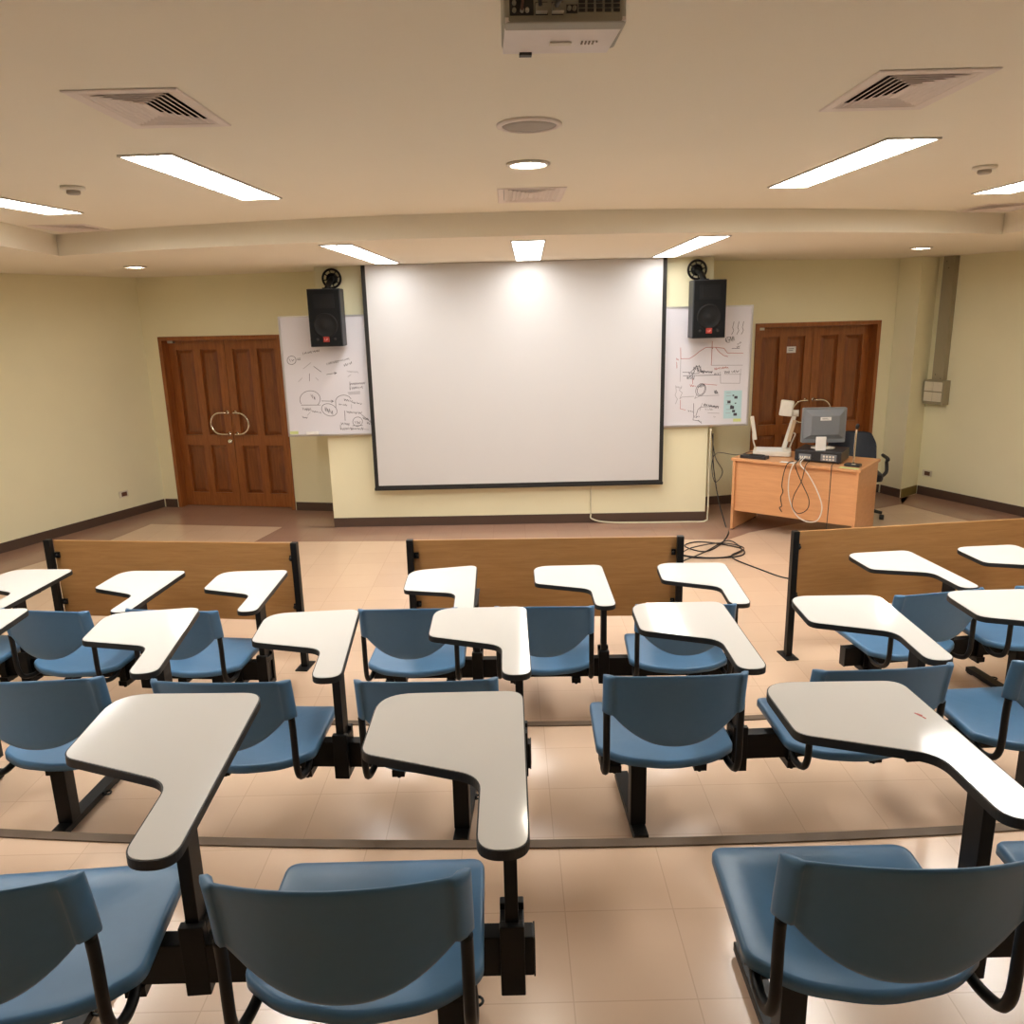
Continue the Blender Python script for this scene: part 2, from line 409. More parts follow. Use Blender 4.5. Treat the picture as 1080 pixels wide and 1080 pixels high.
def make_board(loc, W, H, rz, lines, conv, label, extra=None):
    root = empty('whiteboard', loc, rz)
    MB().box(0, W, 0, .018, 0, H).build('board_surface', M['board'], root)
    MB().box(-.012, .006, -.006, .022, -.012, H+.012).box(W-.006, W+.012, -.006, .022, -.012, H+.012).box(.006, W-.006, -.006, .022, H-.004, H+.012).box(.006, W-.006, -.016, .022, -.012, .006).build('board_frame', M['alu'], root)
    mb = MB()
    for kind, w, pts in lines: ribbon(mb, [conv(*p) for p in pts], w, -.0008, kind)
    o = mb.build('marker_writing', [M['ink'], M['inkred'], M['inkgrey']], root, fixn=False); o['label'] = 'dark handwritten marker notes and sketches'
    if extra: extra(root)
    return tag(root, label, 'whiteboard')
Ls = []
def S(pts, k=0, w=.0045): Ls.append((k, w, pts))
def TX(*a, k=0, w=.0038): 
    for st in scrib(*a):
        if len(st) > 1: Ls.append((k, w, st))
S(ell(135, 372, 32, 34)); TX(118, 372, 152, 372, 14, 7); S([(175, 360), (200, 358)]); S([(176, 370), (199, 369)]); TX(215, 322, 335, 300, 8)
S([(220, 442), (275, 395)], 2); S([(295, 425), (350, 470)]); S([(265, 482), (265, 542)]); S([(185, 545), (212, 515)], 2); S([(310, 515), (330, 537)], 2)
TX(390, 408, 470, 392, 10); TX(470, 388, 552, 370, 8); TX(515, 422, 572, 404, 10); S([(390, 492), (460, 482)]); S([(445, 474), (462, 482), (447, 491)])
TX(540, 470, 620, 480, 7, k=2); S([(545, 515), (567, 498)], 2); TX(560, 572, 675, 570, 9); TX(560, 606, 655, 602, 9); S([(560, 555), (562, 622)])
for i in range(4): S([(545+i*3, 640+i*6), (635, 634+i*7)], 2, .004)
S(ell(270, 690, 75, 70, 150, 400)); S([(205, 735), (345, 738)]); TX(275, 655, 315, 690, 12); TX(215, 765, 280, 778, 14); TX(285, 788, 352, 802, 6)
S(ell(412, 780, 62, 46, rot=35)); TX(380, 770, 440, 805, 16); S([(355, 705), (440, 710)]); S([(425, 700), (442, 710), (426, 719)])
S(ell(515, 712, 58, 50, 170, 340)); S([(458, 715), (460, 760)]); TX(520, 698, 580, 712, 9); TX(575, 720, 650, 738, 8); TX(480, 735, 540, 745, 6); S([(525, 790), (530, 870)]); S([(575, 740), (575, 772)], 2)
TX(540, 802, 650, 812, 9); S([(650, 825), (702, 872)]); S(ell(622, 882, 36, 38)); TX(603, 888, 642, 890, 10); S([(585, 915), (660, 915)])
TX(500, 892, 562, 902, 11); TX(495, 938, 665, 942, 9); S([(495, 905), (498, 945)]); TX(660, 850, 720, 880, 10); TX(690, 892, 765, 922, 10); S([(665, 945), (705, 951)], 2)
S([(250, 822), (272, 795)], 2); TX(215, 836, 252, 842, 8)
WL, HL = .95, 1.175
convL = lambda x, y: ((x-(45+75*(y-40)/940))/682*WL*.995, HL-(y-35)/948*HL)
def exL(root):
    MB().box(.19, .40, -.05, -.001, .001, .010).build('eraser_ledge', M['alu'], root)
def ledge(loc, w, name, mat, label, cat):
    o = MB().box(0, w, 0, .03, 0, .03).build(name, mat, loc=loc, bevel=.005); return tag(o, label, cat)
make_board((-2.263, 8.14, 1.008), WL, HL, 0, Ls, convL, 'whiteboard covered in small black notes left of the screen, behind a loudspeaker')
ledge((-2.08, 8.095, 1.0155), .125, 'board_eraser', M['paper'], 'white board eraser resting on the lower ledge of the left whiteboard', 'board eraser')
o = MB().box(-2.255, -2.17, 8.1366, 8.1374, 1.02, 1.05).build('sticky_note', M['sticky']); tag(o, 'small yellow-green sticky note at the bottom left corner of the left whiteboard', 'sticky note')
Ls = []
S(ell(395, 360, 1, 1)); S([(392, 305), (388, 495)], 1)
S([(135, 437), (205, 437), (245, 415), (290, 380), (340, 352), (420, 352), (490, 362), (520, 400), (650, 405)], 1); S([(420, 355), (450, 390), (490, 420), (525, 428)], 1)
S([(392, 495), (650, 500)], 2); S([(130, 350), (133, 440)], 1); S([(133, 440), (130, 620)], 2, .004)
for x in (560, 602, 640): S([(x+6, 155), (x-4, 200), (x+6, 225), (x-10, 255)])
TX(505, 298, 575, 290, 18); S(ell(525, 295, 25, 22, 60, 330)); S([(555, 365), (620, 365)]); TX(595, 355, 620, 352, 8, k=0); TX(600, 335, 630, 318, 6)
TX(95, 440, 115, 440, 8, k=1); TX(98, 470, 104, 510, 8, k=1); S([(155, 574), (470, 574)]); S([(150, 545), (215, 548), (262, 500), (290, 498), (310, 540), (395, 548)]); S([(190, 600), (240, 560), (290, 555)])
TX(185, 590, 255, 592, 14); TX(240, 520, 300, 515, 22); TX(300, 545, 400, 550, 9); TX(200, 560, 250, 550, 16); TX(270, 535, 330, 545, 12); S([(235, 600), (236, 640)], 1); TX(215, 655, 265, 660, 8, k=1)
TX(415, 525, 530, 515, 8, k=1); TX(415, 565, 460, 565, 6); S([(465, 550), (470, 640), (630, 645), (635, 530)], 2); TX(500, 552, 545, 552, 10); TX(560, 550, 620, 550, 9); S([(500, 570), (640, 572)], 2); S([(300, 640), (440, 655)], 1, .004)
S(ell(305, 690, 40, 52, rot=25)); S(ell(308, 688, 30, 44, rot=20)); TX(280, 665, 335, 655, 10); S([(275, 725), (255, 760), (300, 740), (460, 738)], 2)
TX(420, 718, 450, 720, 10, w=.006); TX(420, 705, 440, 703, 6, w=.006)
S([(95, 655), (100, 700), (90, 730), (110, 760), (95, 800)], 2); S([(145, 655), (125, 690), (150, 710), (130, 760), (150, 745), (250, 742)], 2); TX(95, 660, 145, 672, 8, k=2)
S([(135, 770), (135, 840), (180, 852)], 1, .004); S([(248, 800), (250, 905), (245, 935), (300, 945)]); TX(200, 858, 245, 868, 6); TX(255, 910, 300, 908, 9)
S([(270, 900), (285, 850), (310, 830), (460, 828)]); S([(300, 860), (320, 800)], 2); TX(330, 810, 460, 838, 10); TX(345, 850, 410, 852, 8, k=2); S([(370, 880), (465, 885)], 2); TX(290, 942, 320, 960, 6); TX(420, 915, 432, 912, 6, k=2)
WR, HR = 1.01, 1.165
convR = lambda x, y: (.172+(x-(15-10*(y-35)/950))/690*(WR-.172)*.99, HR-(y-38)/942*HR)
make_board((1.405, 8.085, 1.018), WR, HR, 0, Ls, convR, 'whiteboard with graph sketches and a pale blue sheet, right of the screen')
def bp(x, y, d): 
    q = convR(x, y); return (1.405+q[0], 8.085-d, 1.018+q[1])
a = bp(500, 930, .003); b = bp(652, 702, .003)
mb = MB().box(a[0], b[0], a[1], a[1]+.001, a[2], b[2])
for (x, y, s) in ((580, 742, 7), (602, 758, 13), (545, 795, 13), (600, 806, 6), (572, 840, 16), (586, 870, 12), (600, 897, 14), (566, 828, 8)):
    p = bp(x, y, .003); r = s*.00125; mb.box(p[0]-r, p[0]+r, p[1]-.0006, p[1]+.0002, p[2]-r*.8, p[2]+r*.8, 1)
for y in (718, 745, 782, 815, 855, 885):
    p = bp(520, y, .003); q = bp(560, y, .003); mb.box(p[0], q[0], p[1]-.0004, p[1]+.0002, p[2]-.002, p[2]+.002, 2)
tag(mb.build('paper_sheet', [M['cyan'], M['ink'], M['inkgrey']]), 'pale blue paper sheet with dark spots stuck on the right whiteboard', 'paper sheet')
a = bp(585, 955, .0025); o = MB().box(a[0], a[0]+.08, a[1], a[1]+.0008, a[2]-.003, a[2]+.028).build('sticky_note', M['sticky']); tag(o, 'yellow-green sticky note at the bottom right corner of the right whiteboard', 'sticky note')

# ------------------------------------------------------------------ loudspeakers
def make_speaker(x, y, z0):
    root = empty('loudspeaker', (x, y, z0))
    w, h, d = .158, .54, .24
    mb = MB().prism([(-w, -.12), (w, -.12), (w*.93, .12), (-w*.93, .12)], 0, h)
    mb.build('cabinet', M['spkside'], root, bevel=.008)
    MB().box(-w+.008, w-.008, -.127, -.119, .008, h-.008).build('grille', M['spk'], root, bevel=.003)
    T = lambda zz: Matrix.Translation((0, -.127, zz)) @ Matrix.Rotation(PI/2, 4, 'X')
    MB().lathe([(.118, 0), (.118, .004), (.105, .006), (.098, .002), (.05, .001), (.035, .005), (.0, .006)], 28, T=T(.20)).build('woofer', M['spkcone'], root)
    MB().box(-.10, .10, -.131, -.1265, .36, .49).box(-.07, .07, -.133, -.130, .385, .465).build('horn', M['spkcone'], root, bevel=.003)
    bdg = MB().box(-.028, .028, -.1335, -.1265, .045, .095).build('badge', M['red'], root); bdg['label'] = 'small red badge with pale lettering'
    cu = D.curves.new('badge_letters', 'FONT'); cu.body = 'UP' ; cu.size = .030; cu.extrude = .0006; cu.align_x = 'CENTER'
    tmp = D.objects.new('badge_letters', cu); COL.objects.link(tmp)
    me = D.meshes.new_from_object(tmp.evaluated_get(bpy.context.evaluated_depsgraph_get())); D.objects.remove(tmp)
    t = D.objects.new('badge_letters', me); COL.objects.link(t); t.parent = bdg; t.location = (0, -.1342, .058); t.rotation_euler = (PI/2, 0, 0)
    me.materials.append(M['badge'])
    for sx in (-1, 1): MB().lathe([(.013, 0), (.013, .004), (0, .004)], 12, T=Matrix.Translation((sx*.085, -.127, .07)) @ Matrix.Rotation(PI/2, 4, 'X')).build('port', M['dark'], root)
    return root
def mount(root, dx, wy):
    # wall plate hoop above the cabinet with a ball arm down to it
    yb = wy-root.location.y
    hoop = MB(); c = (dx, yb-.035, .645); R0 = .088
    ring = [(c[0]+R0*math.cos(2*PI*i/28), c[1], c[2]+R0*math.sin(2*PI*i/28)) for i in range(29)]
    hoop.tube(ring, .011, 8, cap=False)
    for k in range(8):
        t = 2*PI*k/8+.2; hoop.tube([(c[0]+.04*math.cos(t), c[1], c[2]+.04*math.sin(t)), (c[0]+R0*math.cos(t), c[1], c[2]+R0*math.sin(t))], .006, 6)
    hoop.lathe([(.055, 0), (.055, .03), (.03, .035), (.0, .035)], 18, T=Matrix.Translation((c[0], yb-.002, c[2])) @ Matrix.Rotation(PI/2, 4, 'X'))
    hoop.tube(smooth_path([(c[0], c[1], c[2]), (c[0], c[1]-.05, c[2]-.02), (c[0]*.6, c[1]-.09, .60), (c[0]*.5, .02, .541)], 5), .028, 10)
    hoop.lathe([(.048, .54), (.048, .553), (0, .553)], 16, T=Matrix.Translation((c[0]*.5, .02, 0)))
    hoop.build('wall_bracket', M['black'], root)
s1 = make_speaker(-1.742, 7.97, 1.90); mount(s1, .02, PY0-.004)
tag(s1, 'black loudspeaker with red badge mounted left of the projection screen', 'loudspeaker', 'wall loudspeakers')
s2 = make_speaker(1.918, 7.90, 1.895); mount(s2, -.055, PY1+.004)
tag(s2, 'black loudspeaker with red badge mounted right of the projection screen', 'loudspeaker', 'wall loudspeakers')

# ------------------------------------------------------------------ ceiling fixtures
def troffer(x, y, z, L, W, yaw, label, group, mat, louv=10):
    root = empty('ceiling_light', (x, y, z), rad(yaw))
    f = .010
    MB().box(-W/2-f, -W/2, -L/2-f, L/2+f, -.008, -.0005).box(W/2, W/2+f, -L/2-f, L/2+f, -.008, -.0005).box(-W/2, W/2, -L/2-f, -L/2, -.008, -.0005).box(-W/2, W/2, L/2, L/2+f, -.008, -.0005).build('lamp_frame', M['lampw'], root)
    MB().box(-W/2, W/2, -L/2, L/2, -.004, -.0008).build('diffuser', mat, root)
    mb = MB().box(-.003, .003, -L/2, L/2, -.0078, -.0042)
    for i in range(1, louv): 
        yy = -L/2+L*i/louv; mb.box(-W/2, -.003, yy-.0015, yy+.0015, -.0078, -.0042).box(.003, W/2, yy-.0015, yy+.0015, -.0078, -.0042)
    mb.build('louvre', M['lampw'], root)
    return tag(root, label, 'ceiling light', group)
g1 = 'recessed strip lights in the ceiling'
troffer(-1.362, 4.0, CZ, 1.24, .205, -3.9, 'long strip light in the raised ceiling, left of the ceiling speaker', g1, M['tube'])
troffer(1.594, 4.04, CZ, 1.24, .205, 3.5, 'long strip light in the raised ceiling, right of the ceiling speaker', g1, M['tube'])
troffer(-2.68, 4.42, CZ, 1.2, .21, -7.5, 'strip light cut by the left edge of the photo, beside a smoke detector', g1, M['tube'])
troffer(2.965, 4.52, CZ, 1.2, .23, 1.5, 'strip light cut by the right edge of the photo, beside a smoke detector', g1, M['tube'])
troffer(-1.145, 6.83, SZ, 2.1, .215, -1.4, 'strip light in the lowered ceiling above the left end of the screen', g1, M['tubef'], 16)
troffer(.185, 6.86, SZ, 2.1, .225, -1.5, 'strip light in the lowered ceiling above the middle of the screen', g1, M['tubef'], 16)
troffer(1.475, 6.86, SZ, 2.1, .215, -1.4, 'strip light in the lowered ceiling above the right end of the screen', g1, M['tubef'], 16)
for (x, y, lb) in ((-2.75, 1.6, 'added fill strip light, out of view on the left, level with the nearest row'), (2.95, 1.6, 'added fill strip light, out of view on the right, level with the nearest row')):
    troffer(x, y, CZ, 1.24, .205, 0, lb, g1, M['tube'])  # unseen side pair, added to brighten the walls and near seats
def downlight(x, y, z, label):
    root = empty('downlight', (x, y, z))
    MB().lathe([(.098, -.0005), (.098, -.006), (.08, -.012), (.078, -.004), (.078, -.0005)], 28).build('trim_ring', M['lampw'], root)
    MB().lathe([(.077, -.0008), (.077, -.005), (0, -.005)], 24).build('lamp', M['down'], root)
    return tag(root, label, 'downlight', 'round downlights')
downlight(.109, 3.78, CZ, 'round downlight between the ceiling speaker and the middle air vent')
downlight(-3.34, 7.52, SZ, 'round downlight in the lowered ceiling above the left door')
downlight(3.76, 7.55, SZ, 'round downlight in the lowered ceiling above the right door')
# ceiling speaker
root = empty('ceiling_speaker', (.093, 3.03, CZ))
MB().lathe([(.115, -.0005), (.115, -.006), (.098, -.010), (.096, -.0005)], 32).build('rim', M['ventw'], root)
MB().lathe([(.095, -.0008), (.095, -.006), (.05, -.009), (0, -.010)], 28).build('grille', M['grille'], root)
tag(root, 'round grey ceiling speaker below the projector', 'ceiling speaker')
def vent(k, label, n=6):
    x, y, W, L = VENTS[k]
    root = empty('air_vent', (x, y, CZ)); a, b = W/2, L/2; f = .034
    def ringq(mb, a0, b0, z0, a1, b1, z1, mi=0, th=.0015):
        o = [(-a0, -b0, z0), (a0, -b0, z0), (a0, b0, z0), (-a0, b0, z0)]; i = [(-a1, -b1, z1), (a1, -b1, z1), (a1, b1, z1), (-a1, b1, z1)]
        up = lambda P: [(p[0], p[1], p[2]+th) for p in P]
        vs = o+i+up(o)+up(i); fs = []
        for k in range(4):
            l = (k+1) % 4
            fs += [(k, l, 4+l, 4+k), (8+k, 12+k, 12+l, 8+l), (k, 8+k, 8+l, l), (4+k, 4+l, 12+l, 12+k)]
        mb.add(vs, fs, mi)
    fr = MB(); ringq(fr, a, b, -.003, a-.004, b-.004, -.006); ringq(fr, a-.004, b-.004, -.006, a-f, b-f, -.004)
    ringq(fr, a-f, b-f, -.004, a-f+.002, b-f+.002, .006)
    fr.build('vent_frame', M['ventw'], root, fixn=False)
    bk = MB().box(-a+.021, a-.021, -b+.021, b-.021, .07, .074)
    for sg in (-1, 1): bk.box(sg*(a-.0225)-.0012, sg*(a-.0225)+.0012, -b+.021, b-.021, .0, .07).box(-a+.021, a-.021, sg*(b-.0225)-.0012, sg*(b-.0225)+.0012, .0, .07)
    bk.build('vent_backing', M['dark'], root)
    bl = MB(); s = min(a, b)-f; p = s/(n+.6)
    for k in range(n):
        t1 = s-p*(k+.22); t0 = t1-p*.95
        ringq(bl, a-f-(s-t1), b-f-(s-t1), -.004, a-f-(s-t0), b-f-(s-t0), .007, 0, .001)
        ringq(bl, a-f-(s-t1)+.0035, b-f-(s-t1)+.0035, -.0045, a-f-(s-t1)-.001, b-f-(s-t1)-.001, -.0045, 0, .001)
    c = s-p*(n+.1)
    bl.box(-(a-f-s+c), (a-f-s+c), -(b-f-s+c), (b-f-s+c), -.004, -.002)
    bl.build('blades', M['ventw'], root, fixn=False)
    return tag(root, label, 'air vent', 'square air vents')
vent(0, 'square louvred air vent on the left of the ceiling, nearest the camera')
vent(1, 'square louvred air vent on the right of the ceiling, nearest the camera')
vent(2, 'air vent in the middle of the ceiling, beyond the round downlight')
vent(3, 'air vent in the far left corner of the raised ceiling')
vent(4, 'air vent in the far right corner of the raised ceiling')
def smoke(x, y, label):
    root = empty('smoke_detector', (x, y, CZ))
    MB().lathe([(.055, -.0005), (.055, -.012), (.045, -.018), (.0, -.018)], 22).build('base', M['cream'], root)
    MB().lathe([(.03, -.018), (.032, -.03), (.026, -.036), (.0, -.036)], 18).build('sensor', M['grille'], root)
    return tag(root, label, 'smoke detector', 'ceiling smoke detectors')
smoke(-2.07, 4.1, 'small round smoke detector on the left of the ceiling'); smoke(2.34, 4.15, 'small round smoke detector on the right of the ceiling')

# ------------------------------------------------------------------ projector
pj = empty('projector', (.10, 1.44, 2.60), rad(2))
w = .096
body = MB().prism(rrect(-w, w, -.058, .075, .012), .006, .088); body.build('casing', M['projg'], pj, bevel=.004)
MB().add([(-w+.002, -.057, .008), (w-.002, -.057, .008), (w-.012, .073, .0), (-w+.002, .073, .0), (-w+.002, -.057, .014), (w-.002, -.057, .014), (w-.012, .073, .01), (-w+.002, .073, .01)],
         [(0, 3, 2, 1), (4, 5, 6, 7), (0, 1, 5, 4), (1, 2, 6, 5), (2, 3, 7, 6), (3, 0, 4, 7)]).build('underside', M['projw'], pj)
pl = MB().box(-.012, .032, .018, .030, 0, .001); 
T = Matrix.Identity(4)
und = MB()
und.box(-.018, .018, .022, .036, .0005, .0025).build('type_label', M['cream'], pj)
mk = MB()
for i in range(9):
    mk.box(.034+.006*(i % 5), .037+.006*(i % 5), .02+.009*(i//5), .023+.009*(i//5), .0008, .003)
mk.build('printed_marks', M['grille'], pj)
MB().box(-.066, -.045, .066, .079, -.004, .006).build('lens_lever', M['port'], pj)
gr = MB()
for zz0, zz1 in ((.018, .038), (.044, .064)):
    for i in range(5):
        for j in range(3):
            gr.box(.020+.0135*i, .030+.0135*i, -.0592, -.0575, zz0+.0062*j+.002, zz0+.0062*j+.0065)
for i in range(3):
    for j in range(3): gr.box(-.075+.014*i, -.065+.014*i, -.0592, -.0575, .044+.006*j, .0485+.006*j)
gr.build('vent_slots', M['port'], pj)
pp = MB()
pp.box(-.087, -.05, -.060, -.0575, .016, .040).box(-.047, -.028, -.060, -.0575, .016, .034).box(-.022, -.004, -.060, -.0575, .016, .034).box(.001, .018, -.060, -.0575, .018, .03).box(-.020, .004, -.061, -.0575, .046, .064)
pp.build('socket_panel', M['port'], pj)
mk = MB()
for x, z in ((-.080, .022), (-.080, .032), (-.068, .022), (-.060, .022), (.005, .024), (.013, .024)):
    mk.lathe([(.0032, 0), (.0032, .006), (0, .006)], 10, T=Matrix.Translation((x, -.0595, z)) @ Matrix.Rotation(PI/2, 4, 'X'))
for x in (-.038, -.013): mk.box(x-.009, x+.009, -.075, -.0605, .017, .028)
mk.build('plugs', M['projg'], pj)
MB().lathe([(.018, .0885), (.018, CZ-2.60-.012), (.05, CZ-2.60-.010), (.05, CZ-2.60-.001)], 16).build('mount_pole', M['ventw'], pj)
tag(pj, 'white projector with ports and cables hanging from the ceiling at the top edge', 'projector')
def cable(name, pts, r, mat, label, n=8, cat='cable', group=None):
    o = MB().tube(smooth_path(pts, n), r, 6).build(name, mat); return tag(o, label, cat, group)
P = lambda x, y, z: (.10+x, 1.44+y, 2.60+z)
cable('cable', [P(-.013, -.077, .024), P(-.008, -.10, .026), P(.015, -.10, .04), P(.025, -.095, .07), P(.03, -.06, .11), P(.03, .0, .17), P(.03, .03, .209)], .0042, M['bcable'], 'black cable curving up from the projector sockets, right of the other leads')
cable('cable', [P(-.038, -.077, .024), P(-.04, -.09, .04), P(-.04, -.08, .09), P(-.03, -.02, .16), P(-.03, .0, .209)], .003, M['bcable'], 'thin black cable rising from the projector sockets, middle of the leads')
cable('cable', [P(-.066, -.067, .022), P(-.064, -.08, .04), P(-.064, -.075, .09), P(-.05, -.03, .16), P(-.05, -.01, .209)], .0022, plain('brown_cable', (.12, .05, .03), .5), 'thin brown cable rising from the left of the projector sockets')

# ------------------------------------------------------------------ wall outlets, trunking
ur = Vector((5.303-4.771, 7.965-9.147)).normalized(); nrm = Vector((ur.y, -ur.x))
if nrm.x > 0: nrm = -nrm
rzr = math.atan2(ur.y, ur.x)      # local x runs along the wall towards the viewer, local -y into the room
a = Vector((4.824, 9.03))
tk = empty('cable_trunking', (a.x, a.y, 1.335), rzr)
MB().box(-.02, .12, -.07, -.002, 0, SZ-1.335-.002).build('channel', M['conduit'], tk, bevel=.003)
scw = MB()
for x, z in ((.02, 1.27), (.02, .06), (.09, .02), (.05, 1.2)): scw.lathe([(.005, 0), (.005, .003), (0, .003)], 8, T=Matrix.Translation((x, -.07, z)) @ Matrix.Rotation(PI/2, 4, 'X'))
scw.build('screws', M['dark'], tk)
MB().box(-.085, .17, -.10, -.002, -.27, -.002).build('outlet_box', M['conduit'], tk, bevel=.004)
for i in range(2):
    for j in range(2):
        MB().box(-.07+.112*i, .035+.112*i, -.112, -.1005, -.235+.115*j, -.135+.115*j).box(-.04+.112*i, .0+.112*i, -.114, -.1115, -.20+.115*j, -.17+.115*j).build('outlet_plate', M['outlet'], tk, bevel=.003)
tag(tk, 'grey-green cable trunking with a four-outlet box on the right wall', 'cable trunking')
def wall_outlet(x, y, z, rz, label):
    r = empty('wall_outlet', (x, y, z), rz)
    MB().box(-.06, .06, -.01, -.001, -.037, .037).build('plate', M['outlet'], r, bevel=.003)
    MB().box(-.03, .04, -.013, -.0095, -.024, .022).build('socket', M['socket'], r)
    return tag(r, label, 'wall outlet', 'low wall outlets')
q = a+ur*.0; qq = Vector((4.771, 9.147))+ur*.125
wall_outlet(qq.x, qq.y, .26, rzr, 'low power outlet with brown socket on the right wall beneath the trunking')
ul = Vector((-4.188+5.036, FL(-4.188)-7.518)).normalized(); rzl = math.atan2(ul.y, ul.x); 
t = Vector((-5.036, 7.518))+ul*((-4.421+5.036)/ul.x)
wall_outlet(t.x, t.y, .28, rzl, 'low power outlet with brown socket on the left wall near the door')

# ------------------------------------------------------------------ tablet-arm chairs
def seat_mb():
    # outline of the seat pan, front is +y
    raw = [(-.245, .19), (.245, .19), (.252, -.165), (.16, -.235), (0, -.265), (-.16, -.235), (-.252, -.165)]
    out = round_poly(raw, [.05, .05, .05, .2, .3, .2, .05], 6)
    def z(x, y):
        return .425+.012*(x/.25)**2-.014*max(0, 1-((y+.06)/.2)**2)-.02*max(0, (y-.10)/.09)**2*.6-.010*max(0, (-y-.12)/.14)
    mb = MB(); n = len(out); rings = []
    for s in (.0001, .2, .4, .6, .75, .88, .955): rings.append([(x*s, -.03+(y+.03)*s, z(x*s, -.03+(y+.03)*s)) for x, y in out])
    rings.append([(x*.985, -.03+(y+.03)*.985, z(x, y)-.0015) for x, y in out])
    rings.append([(x, y, z(x, y)-.010) for x, y in out])
    rings.append([(x*1.0, y, z(x, y)-.030) for x, y in out])
    rings.append([(x*.985, -.03+(y+.03)*.985, z(x, y)-.030) for x, y in out])
    for s in (.97, .75, .4, .0001): rings.append([(x*s, -.03+(y+.03)*s, z(x*s, -.03+(y+.03)*s)-.018) for x, y in out])
    vs = [p for r in rings for p in r]
    mb.add(vs, [(i*n+k, i*n+(k+1) % n, (i+1)*n+(k+1) % n, (i+1)*n+k) for i in range(len(rings)-1) for k in range(n)], 0, True)
    return mb
ZTOP, ZS, ZBOT = .78, .628, .525
def back_pt(u, v):
    hw = .245; a = abs(u)
    top = ZTOP+.028*(1-u*u)
    if a > .87: bot = ZS
    else: bot = ZBOT+(ZS-ZBOT)*(a/.87)**2.3
    z = bot+(top-bot)*v
    y = -.314-.066*(1-u*u)+.012*max(0, a-.87)/.13-(z-ZTOP)*.13
    y -= .03*max(0, (z-.62)/.16)**2*.3
    return Vector((u*hw, y, z))
def back_mb():
    us = [-1, -.985, -.95, -.90, -.87, -.86]+[-.8+1.6*i/20 for i in range(21)]+[.86, .87, .90, .95, .985, 1]
    vs_ = [0, .03, .12, .3, .5, .7, .88, .97, 1.0]
    F, B = [], []
    for v in vs_:
        rf, rb = [], []
        for u in us:
            p = back_pt(u, v); a = abs(u)
            t = .010+.024*(1 if a > .90 else max(0, (a-.855)/.045))
            if a >= .985: t *= .6 if a < 1 else .25
            if v in (0, 1.0): t *= .45
            rf.append(p+Vector((0, t*.5, 0))); rb.append(p-Vector((0, t*.5, 0)))
        F.append(rf); B.append(rb)
    mb = MB(); nu, nv = len(us), len(vs_)
    allv = [p for r in F for p in r]+[p for r in B for p in r]; o = nu*nv
    fs = [(i*nu+j, (i+1)*nu+j, (i+1)*nu+j+1, i*nu+j+1) for i in range(nv-1) for j in range(nu-1)]
    fs += [(o+i*nu+j, o+i*nu+j+1, o+(i+1)*nu+j+1, o+(i+1)*nu+j) for i in range(nv-1) for j in range(nu-1)]
    for j in range(nu-1):
        fs.append((j, j+1, o+j+1, o+j)); k = (nv-1)*nu; fs.append((k+j+1, k+j, o+k+j, o+k+j+1))
    for i in range(nv-1):
        fs.append((i*nu, o+i*nu, o+(i+1)*nu, (i+1)*nu)); k = nu-1; fs.append((i*nu+k, (i+1)*nu+k, o+(i+1)*nu+k, o+i*nu+k))
    mb.add(allv, fs, 0, True); return mb
TAB = round_poly([(-.045, .475), (.355, .475), (.355, -.205), (.247, -.205), (.247, .055), (-.045, .165)], [.10, .055, .054, .054, .075, .05], 9)
